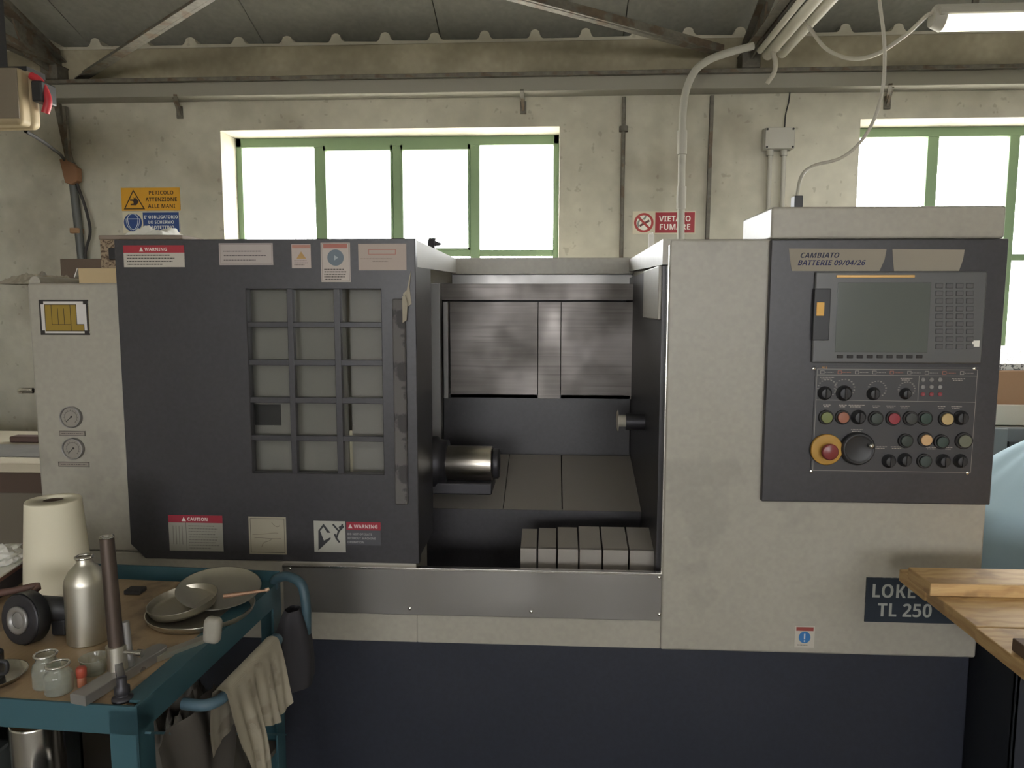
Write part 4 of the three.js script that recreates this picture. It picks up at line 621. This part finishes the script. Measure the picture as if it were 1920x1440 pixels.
// ---------- things on the cart ----------
{
  const at = (px, py) => uy(px, py, CY), back = (f, d) => { const l = Math.hypot(f.x, f.z); return V(f.x + f.x / l * d, 0, f.z + f.z / l * d); };
  const mk = (name, label, cat, p, group) => thing(name, label, cat, [p.x, CY, p.z], group, true);
  { // paper roll
    const f = at(112, 1120), p = back(f, 0.078), h = uz(92, 936, p.z).y - CY, o = mk('paper_roll', 'large roll of cream wiping paper on the cart', 'paper roll', p);
    part(o, 'paper', lathe([[0.024, 0], [0.081, 0], [0.081, 0.01], [0.066, h - 0.004], [0.064, h], [0.024, h], [0.024, 0]], 48), M.paper);
    part(o, 'core', lathe([[0.0245, 0.002], [0.0245, h - 0.002], [0.022, h - 0.002], [0.022, 0.004], [0, 0.004]], 32), std([0.10, 0.07, 0.05], 0.9), 'dark cardboard core');
  }
  { // aluminium bottle
    const f = at(168, 1214), p = back(f, 0.0435), h = uz(155, 1041, p.z).y - CY, o = mk('aluminium_bottle', 'dull aluminium bottle with open neck beside the paper roll', 'bottle', p);
    part(o, 'body', lathe([[0, 0], [0.041, 0], [0.0435, 0.003], [0.0435, h - 0.062], [0.041, h - 0.05], [0.033, h - 0.034], [0.021, h - 0.022], [0.0165, h - 0.016], [0.0165, h - 0.007], [0.014, h - 0.007], [0.014, h - 0.03], [0, h - 0.03]], 48), M.alu);
    part(o, 'rim', new THREE.TorusGeometry(0.0165, 0.0035, 10, 36).rotateX(Math.PI / 2).translate(0, h - 0.004, 0), M.chrome);
  }
  { // bar clamp stand
    const a = uy(163, 1292, CY + 0.022), b = uy(290, 1216, CY + 0.022), dir = b.clone().sub(a).setY(0).normalize(), m = a.clone().lerp(b, 0.5), o = thing('clamp_stand', 'steel clamp stand with upright rod and flat base bar on the cart', 'stand', [m.x, CY, m.z]);
    const L = a.distanceTo(b) / 2 + 0.02, ang = Math.atan2(-dir.z, dir.x), g = new THREE.Shape(); g.moveTo(-L, -0.017); g.lineTo(L - 0.012, -0.017); g.quadraticCurveTo(L + 0.004, -0.017, L + 0.004, 0); g.quadraticCurveTo(L + 0.004, 0.017, L - 0.012, 0.017); g.lineTo(-L, 0.017); g.closePath();
    part(o, 'base_bar', new THREE.ExtrudeGeometry(g, { depth: 0.018, bevelEnabled: true, bevelSize: 0.0012, bevelThickness: 0.0012, bevelSegments: 1 }).rotateX(-Math.PI / 2).rotateY(ang).translate(m.x, CY + 0.0022, m.z), M.steelDull, 'flat grey steel bar');
    const q = uy(222, 1252, CY + 0.022), yTop = uz(200, 1008, q.z).y, tx = uz(200, 1008, q.z).x;
    part(o, 'collar', cyl([q.x, CY + 0.021, q.z], [q.x - 0.002, CY + 0.07, q.z], 0.0195), M.alu);
    part(o, 'rod', cyl([q.x - 0.002, CY + 0.07, q.z], [tx, yTop, q.z], 0.0145, 0.0135), std([0.13, 0.10, 0.085], 0.4, 0.8), 'brown patinated steel rod');
    part(o, 'rod_tip', [lathe([[0.006, 0], [0.0138, 0], [0.0138, 0.003], [0.006, 0.003], [0.006, 0]], 28).translate(tx, yTop, q.z)], M.chrome);
    part(o, 'lock_screw', [cyl([q.x + 0.012, CY + 0.058, q.z + 0.004], [q.x + 0.05, CY + 0.056, q.z + 0.004], 0.004), cyl([q.x + 0.044, CY + 0.056, q.z + 0.004], [q.x + 0.054, CY + 0.056, q.z + 0.004], 0.008)], M.chrome);
    part(o, 'slide_bar', cyl([q.x + 0.02, CY + 0.022, q.z - 0.01], [q.x + 0.014, CY + 0.115, q.z - 0.01], 0.007), M.steelDull);
    const s0 = uy(230, 1312, CY); part(o, 'foot_screw', lathe([[0, 0], [0.019, 0], [0.019, 0.006], [0.012, 0.009], [0.01, 0.012], [0.014, 0.014], [0.014, 0.026], [0.009, 0.03], [0.009, 0.045], [0, 0.045]], 24).translate(s0.x, CY, s0.z), M.darkSteel);
    part(o, 'foot_arm', bar(V(s0.x, CY + 0.04, s0.z), V(q.x, CY + 0.03, q.z), 0.014, 0.014), M.darkSteel);
  }
  { // angle grinder
    const b0 = at(48, 1206), z = b0.z, c = uz(40, 1161, z), r = c.y - CY, o = thing('angle_grinder', 'black angle grinder with worn disc lying beside the aluminium bottle', 'grinder', [c.x, CY, z]);
    const d = V(-0.28, 0.1, 1).normalize(), q = new THREE.Quaternion().setFromUnitVectors(V(0, 1, 0), d), put = (g) => g.applyQuaternion(q).translate(c.x, c.y, z);
    part(o, 'disc', put(lathe([[0, 0.0], [r, 0], [r, 0.004], [r * 0.94, 0.006], [r * 0.55, 0.006], [0, 0.004]], 44)), M.darkSteel);
    part(o, 'guard', put(lathe([[r * 0.5, -0.026], [r * 1.04, -0.026], [r * 1.04, 0.002], [r * 1.0, 0.002], [r * 1.0, -0.022], [r * 0.5, -0.022]], 44)), M.black);
    part(o, 'flange', put(lathe([[r * 0.32, 0.004], [r * 0.56, 0.005], [r * 0.56, 0.011], [r * 0.5, 0.013], [r * 0.38, 0.013], [r * 0.32, 0.009]], 36)), M.steelDull);
    part(o, 'nut', put(lathe([[0, 0.004], [r * 0.32, 0.004], [r * 0.3, 0.009], [0, 0.010]], 24)), M.steelDull);
    const e = uz(128, 1142, z - 0.06), h0 = V(c.x + 0.015, c.y + 0.012, z - 0.03);
    part(o, 'gear_head', put(lathe([[0, -0.07], [0.026, -0.068], [0.036, -0.05], [0.038, -0.024], [0, -0.024]], 28)), M.darkSteel);
    part(o, 'body', [cyl(h0, e, 0.030, 0.026), cyl(e, e.clone().add(V(0.03, -0.004, -0.02)), 0.026, 0.022)], M.black);
    part(o, 'side_handle', tube([V(c.x - 0.015, c.y + 0.035, z - 0.035), V(c.x + 0.0, c.y + 0.052, z - 0.06), V(c.x - 0.05, c.y + 0.045, z - 0.05), V(c.x - 0.12, c.y + 0.035, z - 0.04)], 0.008, 30), std([0.09, 0.045, 0.035], 0.6));
    part(o, 'rest', bx(c.x + 0.04, c.x + 0.075, CY + 0.001, e.y - 0.015, z - 0.075, z - 0.035, 0.006), M.black);
  }
  const jarM = phys([0.62, 0.64, 0.57], { transmission: 0.75, thickness: 0, roughness: 0.12, ior: 1.5, side: THREE.DoubleSide });
  for (const [px, py, rx, ry, lab] of [[90, 1296, 87, 1224, 'small clear glass vial with pale rim behind its twin on the cart'], [112, 1308, 112, 1243, 'small clear glass vial with pale rim beside the base bar on the cart']]) {
    const f = at(px, py), p = back(f, 0.025), h = uz(rx, ry, p.z).y - CY, o = mk('glass_vial', lab, 'vial', p, 'glass vials on the cart');
    part(o, 'body', lathe([[0, 0.001], [0.0235, 0.001], [0.0255, 0.004], [0.0255, h * 0.55], [0.0235, h * 0.68], [0.018, h * 0.78], [0.0175, h * 0.9], [0.020, h * 0.94]], 36), jarM);
    part(o, 'rim', new THREE.TorusGeometry(0.0195, 0.0026, 10, 36).rotateX(Math.PI / 2).translate(0, h - 0.003, 0), M.chrome);
  }
  { const f = at(148, 1291), h = 0.036, o = mk('marker', 'stubby orange marker with red cap behind the base bar', 'marker', V(f.x, 0, f.z - 0.01)); part(o, 'barrel', lathe([[0, 0], [0.0085, 0], [0.0085, h * 0.55], [0, h * 0.55]], 20), std([0.36, 0.13, 0.07], 0.5)); part(o, 'cap', lathe([[0, h * 0.55], [0.0098, h * 0.55], [0.0098, h], [0.007, h + 0.004], [0, h + 0.004]], 20), std([0.33, 0.06, 0.035], 0.5)); }
  { const f = at(178, 1270), o = mk('plastic_cup', 'low cloudy plastic cup behind the orange marker', 'cup', back(f, 0.022)); part(o, 'cup', lathe([[0, 0.001], [0.021, 0.001], [0.027, 0.034], [0.028, 0.034]], 32), jarM); }
  { // dish with a dark cup at the very left
    const f = at(2, 1275), o = mk('steel_dish', 'round shallow steel dish at the cart corner', 'dish', V(f.x - 0.02, 0, f.z)); part(o, 'dish', lathe([[0, 0.002], [0.05, 0.002], [0.062, 0.012], [0.064, 0.012], [0.053, 0.0], [0, 0.0]], 44), M.chrome);
    const o2 = thing('dark_cup', 'dark enamel cup standing in the steel dish', 'cup', [f.x - 0.028, CY + 0.003, f.z], undefined, true); part(o2, 'cup', lathe([[0, 0], [0.028, 0], [0.03, 0.05], [0.028, 0.05], [0.026, 0.004], [0, 0.004]], 36), M.black); part(o2, 'handle', tube([V(0.028, 0.04, 0.004), V(0.045, 0.036, 0.004), V(0.043, 0.016, 0.004), V(0.029, 0.012, 0.004)], 0.004, 24), M.black);
  }
  { // pans
    const c = at(378, 1152), o = mk('round_pan', 'wide round steel pan lying on the cart top', 'pan', c, 'round pans on the cart'); const pan = (r, h) => lathe([[0, 0.001], [r * 0.9, 0.001], [r * 0.96, h * 0.4], [r, h], [r + 0.003, h], [r * 0.985, h * 0.38], [r * 0.92, 0.0], [0, -0.0005]], 56);
    part(o, 'pan', pan(0.122, 0.018), M.alu);
    const p2 = at(343, 1150), o2 = thing('round_pan', 'smaller steel pan resting inside the wide pan', 'pan', [p2.x + 0.004, CY + 0.016, p2.z], 'round pans on the cart', true); part(o2, 'pan', pan(0.079, 0.022), std([0.50, 0.47, 0.40], 0.4, 1)); o2.rotation.set(0.10, 0, 0.10);
    const p3 = at(405, 1135), o3 = thing('steel_plate', 'shallow steel plate leaning behind the smaller pan', 'plate', [p3.x, CY + 0.028, p3.z - 0.02], undefined, true); part(o3, 'plate', lathe([[0, 0], [0.075, 0], [0.1, 0.012], [0.102, 0.012], [0.077, -0.003], [0, -0.003]], 56), M.alu); o3.rotation.set(0.16, 0, -0.10);
    const r0 = uz(418, 1118, c.z - 0.02), r1 = uz(498, 1107, c.z - 0.06); const br = thing('copper_rod', 'thin copper tipped rod lying across the pans', 'rod', [r0.x, r0.y, r0.z]); part(br, 'shaft', cyl(r0, r1, 0.006, 0.0035), std([0.33, 0.20, 0.13], 0.45, 0.6)); part(br, 'tip', cyl(r1, r1.clone().add(V(0.008, 0.003, -0.004)), 0.006, 0.004), std([0.65, 0.45, 0.33], 0.35, 0.8));
  }
  { // lever: flat steel bar with a grey block
    const f = at(392, 1211), a = at(290, 1240), b = at(388, 1203), o = thing('steel_scraper', 'flat steel scraper with thick grey handle by the cart edge', 'scraper', [f.x, CY, f.z]);
    part(o, 'blade', bar(V(a.x, CY + 0.007, a.z), V(b.x, CY + 0.007, b.z), 0.022, 0.012), M.alu);
    part(o, 'handle', [bx(-0.019, 0.019, 0.002, 0.062, -0.014, 0.014, 0.012).rotateZ(-0.12).translate(f.x, CY, f.z - 0.012)], std([0.27, 0.25, 0.21], 0.7));
  }
  { const p = at(253, 1112); solo('rubber_block', 'small flat black rubber block at the back of the cart', 'block', bx(p.x - 0.022, p.x + 0.022, CY + 0.0005, CY + 0.012, p.z - 0.02, p.z + 0.015, 0.003), M.rubber); }
  { // covered box with a crumpled bag
    const y = 0.91, cc = V(-1.565, 0, -1.73), o = thing('instrument_box', 'dark box with white covered lid behind the grinder', 'box', [cc.x, CY, cc.z], undefined, true); o.rotation.y = 11 * D2R;
    part(o, 'body', bx(-0.155, 0.155, 0.001, y - CY - 0.008, -0.15, 0.15, 0.004), std([0.035, 0.03, 0.034], 0.6)); part(o, 'edge_trim', bx(-0.157, 0.157, y - CY - 0.016, y - CY - 0.006, -0.152, 0.152, 0.002), std([0.13, 0.06, 0.045], 0.6)); part(o, 'lid', bx(-0.157, 0.157, y - CY - 0.006, y - CY, -0.152, 0.152, 0.002), M.white, 'white lid');
    part(o, 'round_mark', new THREE.TorusGeometry(0.045, 0.0012, 6, 40).rotateX(Math.PI / 2).translate(0.06, y - CY + 0.0006, 0.0), M.black);
    const q0 = uz(-30, 1036, -1.84), q1 = uz(45, 1036, -1.84);
    const g = new THREE.IcosahedronGeometry(0.05, 5), P = g.attributes.position; for (let i = 0; i < P.count; i++) { const v = V(P.getX(i), P.getY(i), P.getZ(i)), u = Math.atan2(v.z, v.x) / 6.2832 + 0.5, w = v.y / 0.1 + 0.5, k = 0.75 + 0.5 * Math.abs(fbm(u, w, 6, 3, 9) - 0.5) * 2 * 0.9; P.setXYZ(i, v.x * k * 1.2, Math.max(-0.02, v.y * k * 0.75), v.z * k); } g.computeVertexNormals(); g.rotateY(0.4).translate((q0.x + q1.x) / 2, y + 0.021, -1.83);
    solo('plastic_bag', 'crumpled clear plastic bag on the white lid of the dark box', 'bag', g, phys([0.86, 0.85, 0.8], { transmission: 0.5, thickness: 0, roughness: 0.35, ior: 1.4 }));
  }
  // lower shelf
  const SY = 0.395;
  { const p = cartP(-0.36, 0, -0.18), o = thing('steel_canister', 'shiny steel canister standing on the lower cart shelf', 'canister', [p.x, SY, p.z], undefined, true); part(o, 'can', lathe([[0, 0], [0.05, 0], [0.052, 0.004], [0.052, 0.30], [0.048, 0.312], [0, 0.314]], 44), M.chrome); }
  { const p = cartP(-0.27, 0, -0.10), o = thing('black_bucket', 'black bucket with bright steel rim on the lower cart shelf', 'bucket', [p.x, SY, p.z], undefined, true); part(o, 'bucket', lathe([[0, 0.001], [0.05, 0.001], [0.062, 0.2], [0.059, 0.2], [0.048, 0.005], [0, 0.005]], 40), M.black); part(o, 'rim', new THREE.TorusGeometry(0.061, 0.004, 10, 44).rotateX(Math.PI / 2).translate(0, 0.2, 0), M.chrome); }
  { const a = cartP(-0.25, 0, -0.46); solo('rag', 'heap of dark oily rags on the lower cart shelf', 'rag', heap(a.x - 0.02, a.x + 0.2, a.z - 0.1, a.z + 0.26, SY, 0.3, 33, 4), std([0.10, 0.09, 0.075], 0.95, 0, { side: THREE.DoubleSide })); }
  { const a = cartP(-0.55, 0, -0.3); solo('plastic_crate', 'dark crate on the lower cart shelf', 'crate', [bx(a.x - 0.16, a.x + 0.09, SY, SY + 0.01, a.z - 0.15, a.z + 0.15), bx(a.x - 0.16, a.x + 0.09, SY, SY + 0.22, a.z + 0.14, a.z + 0.15), bx(a.x - 0.16, a.x + 0.09, SY, SY + 0.22, a.z - 0.15, a.z - 0.14), bx(a.x - 0.16, a.x - 0.15, SY, SY + 0.22, a.z - 0.15, a.z + 0.15), bx(a.x + 0.08, a.x + 0.09, SY, SY + 0.22, a.z - 0.15, a.z + 0.15)], std([0.07, 0.08, 0.08], 0.6)); }
}
// ---------- wooden bench at the right ----------
{
  const y = 0.85, yp = 0.885, xL = 0.995;
  const b = thing('plank_bench', 'rough wooden plank bench in front of the lathe name plate', 'bench', [1.5, 0, -1.7]);
  const zA = uy(1745, 1105, y).z - 0.004;
  let k = 0; for (const [z0, z1, dy] of [[-2.10, zA + 0.0, 0], [zA - 0.003 + 0.004, -1.72, 0], [-1.717, -1.49, -0.001], [-1.487, -1.25, 0]]) part(b, 'plank', bx(xL + 0.004 * (k++ % 2), 2.2, y - 0.035, y + dy, z0, z1, 0.003), M.wood);
  for (const z of [-2.02, -1.34]) part(b, 'leg', bx(1.52, 1.59, 0, y - 0.12, z, z + 0.07, 0.004), std([0.05, 0.04, 0.03], 0.8));
  for (const z of [-2.02, -1.34]) part(b, 'leg', bx(2.08, 2.15, 0, y - 0.12, z, z + 0.07, 0.004), std([0.05, 0.04, 0.03], 0.8));
  part(b, 'bearer', bx(1.40, 2.15, y - 0.12, y - 0.035, -2.02, -1.95, 0.004), std([0.08, 0.06, 0.04], 0.8)); part(b, 'bearer', bx(1.40, 2.15, y - 0.12, y - 0.035, -1.34, -1.27, 0.004), std([0.08, 0.06, 0.04], 0.8));
  const q0 = uy(1709, 1063, yp), q1 = uy(1745, 1094, yp);
  solo('wooden_plank', 'single loose plank lying along the back of the plank bench', 'plank', bx(Math.min(q0.x, q1.x), 2.15, y + 0.0005, yp, q0.z, q1.z, 0.003), M.wood);
  const n = uy(1912, 1232, y); solo('wooden_stop', 'dark wooden stop block standing on the plank bench', 'block', bx(n.x, n.x + 0.12, y + 0.0005, y + 0.03, n.z - 0.03, n.z + 0.03, 0.003), std([0.13, 0.08, 0.05], 0.8));
}
// ---------- things beyond the lathe's right end ----------
{
  const c = thing('steel_cabinet', 'grey steel cabinet under the console window', 'cabinet', [2.3, 0, -3.75]);
  part(c, 'body', bx(2.0, 2.8, 0, 1.04, -4.1, -3.48, 0.006), std([0.16, 0.17, 0.18], 0.5)); part(c, 'door', bx(2.10, 2.45, 0.06, 0.98, -3.48, -3.465, 0.004), std([0.05, 0.055, 0.06], 0.5)); part(c, 'post', bx(2.0, 2.09, 0.0, 1.04, -3.485, -3.46, 0.004), std([0.22, 0.24, 0.25], 0.5));
  solo('steel_tray', 'pale steel tray on the grey cabinet', 'tray', [bx(2.03, 2.72, 1.041, 1.05, -3.95, -3.5), bx(2.03, 2.72, 1.041, 1.145, -3.51, -3.5, 0.003), bx(2.03, 2.04, 1.041, 1.145, -3.95, -3.5)], M.alu);
  solo('wooden_crate', 'brown wooden crate standing in the pale steel tray', 'crate', [bx(2.06, 2.66, 1.0505, 1.30, -3.9, -3.54, 0.004)], std([0.26, 0.15, 0.08], 0.8));
  const sp = dataTex(256, (u, v) => { const n = fbm(u, v, 40, 3, 66); return lerp3([0.78, 0.76, 0.72], [0.30, 0.29, 0.28], sm(0.55, 0.68, n)); }, 0.25);
  solo('stone_slab', 'speckled pale slab lying on the brown crate', 'slab', bx(-0.30, 0.30, 0, 0.03, -0.2, 0.2, 0.003).rotateX(0.16).translate(2.36, 1.335, -3.74), std('#ffffff', 0.7, 0, { map: sp }));
  // covered stand
  const cx = 1.98, cz = -2.78, g = grid(120, 40, (u, v) => {
    const a = u * 6.2832, fold = 0.018 * Math.sin(a * 9 + 1) + 0.012 * Math.sin(a * 17 + v * 3), down = v;
    const prof = v < 0.42 ? v / 0.42 : 1, rr = Math.pow(prof, 0.9), k = v < 0.42 ? 0 : (v - 0.42) / 0.58, sup = 1 / Math.pow(Math.pow(Math.abs(Math.cos(a)), 3.2) + Math.pow(Math.abs(Math.sin(a)), 3.2), 1 / 3.2);
    const y = v < 0.42 ? 1.17 - 0.30 * Math.pow(prof, 1.5) + 0.01 * Math.sin(a * 4) * prof : 0.87 - 0.66 * k, r = rr * (1 + fold * (0.3 + k) * 2.2 + 0.05 * k);
    return V(cx + 0.45 * r * sup * Math.cos(a), y, cz + 0.30 * r * sup * Math.sin(a));
  });
  const st = thing('covered_stand', 'stand draped with a pale blue cloth beside the lathe end', 'stand', [cx, 0, cz]);
  part(st, 'cloth_cover', g, std([0.34, 0.46, 0.53], 0.9, 0, { side: THREE.DoubleSide }), 'pale blue draped cloth');
  for (const [dx, dz] of [[-0.3, -0.15], [0.3, -0.15], [-0.3, 0.15], [0.3, 0.15]]) part(st, 'leg', bx(cx + dx - 0.02, cx + dx + 0.02, 0, 0.8, cz + dz - 0.02, cz + dz + 0.02), M.darkSteel);
}
{
  const b = thing('swarf_bin', 'dark blue steel bin under the plank bench beside the lathe end', 'bin', [1.7, 0, -2.25]);
  const m = std([0.02, 0.023, 0.032], 0.6);
  part(b, 'bin', [bx(1.335, 2.1, 0.0, 0.02, -2.42, -2.09), bx(1.335, 2.1, 0.0, 0.64, -2.105, -2.09, 0.004), bx(1.335, 2.1, 0.0, 0.64, -2.42, -2.405, 0.004), bx(1.335, 1.35, 0.0, 0.64, -2.42, -2.09, 0.004), bx(2.085, 2.1, 0.0, 0.64, -2.42, -2.09, 0.004)], m);
  part(b, 'rim', [cyl([1.34, 0.645, -2.095], [2.1, 0.645, -2.095], 0.014), cyl([1.34, 0.645, -2.415], [2.1, 0.645, -2.415], 0.014), cyl([1.342, 0.645, -2.415], [1.342, 0.645, -2.095], 0.014)], m);
}
renderer.render(scene, camera);
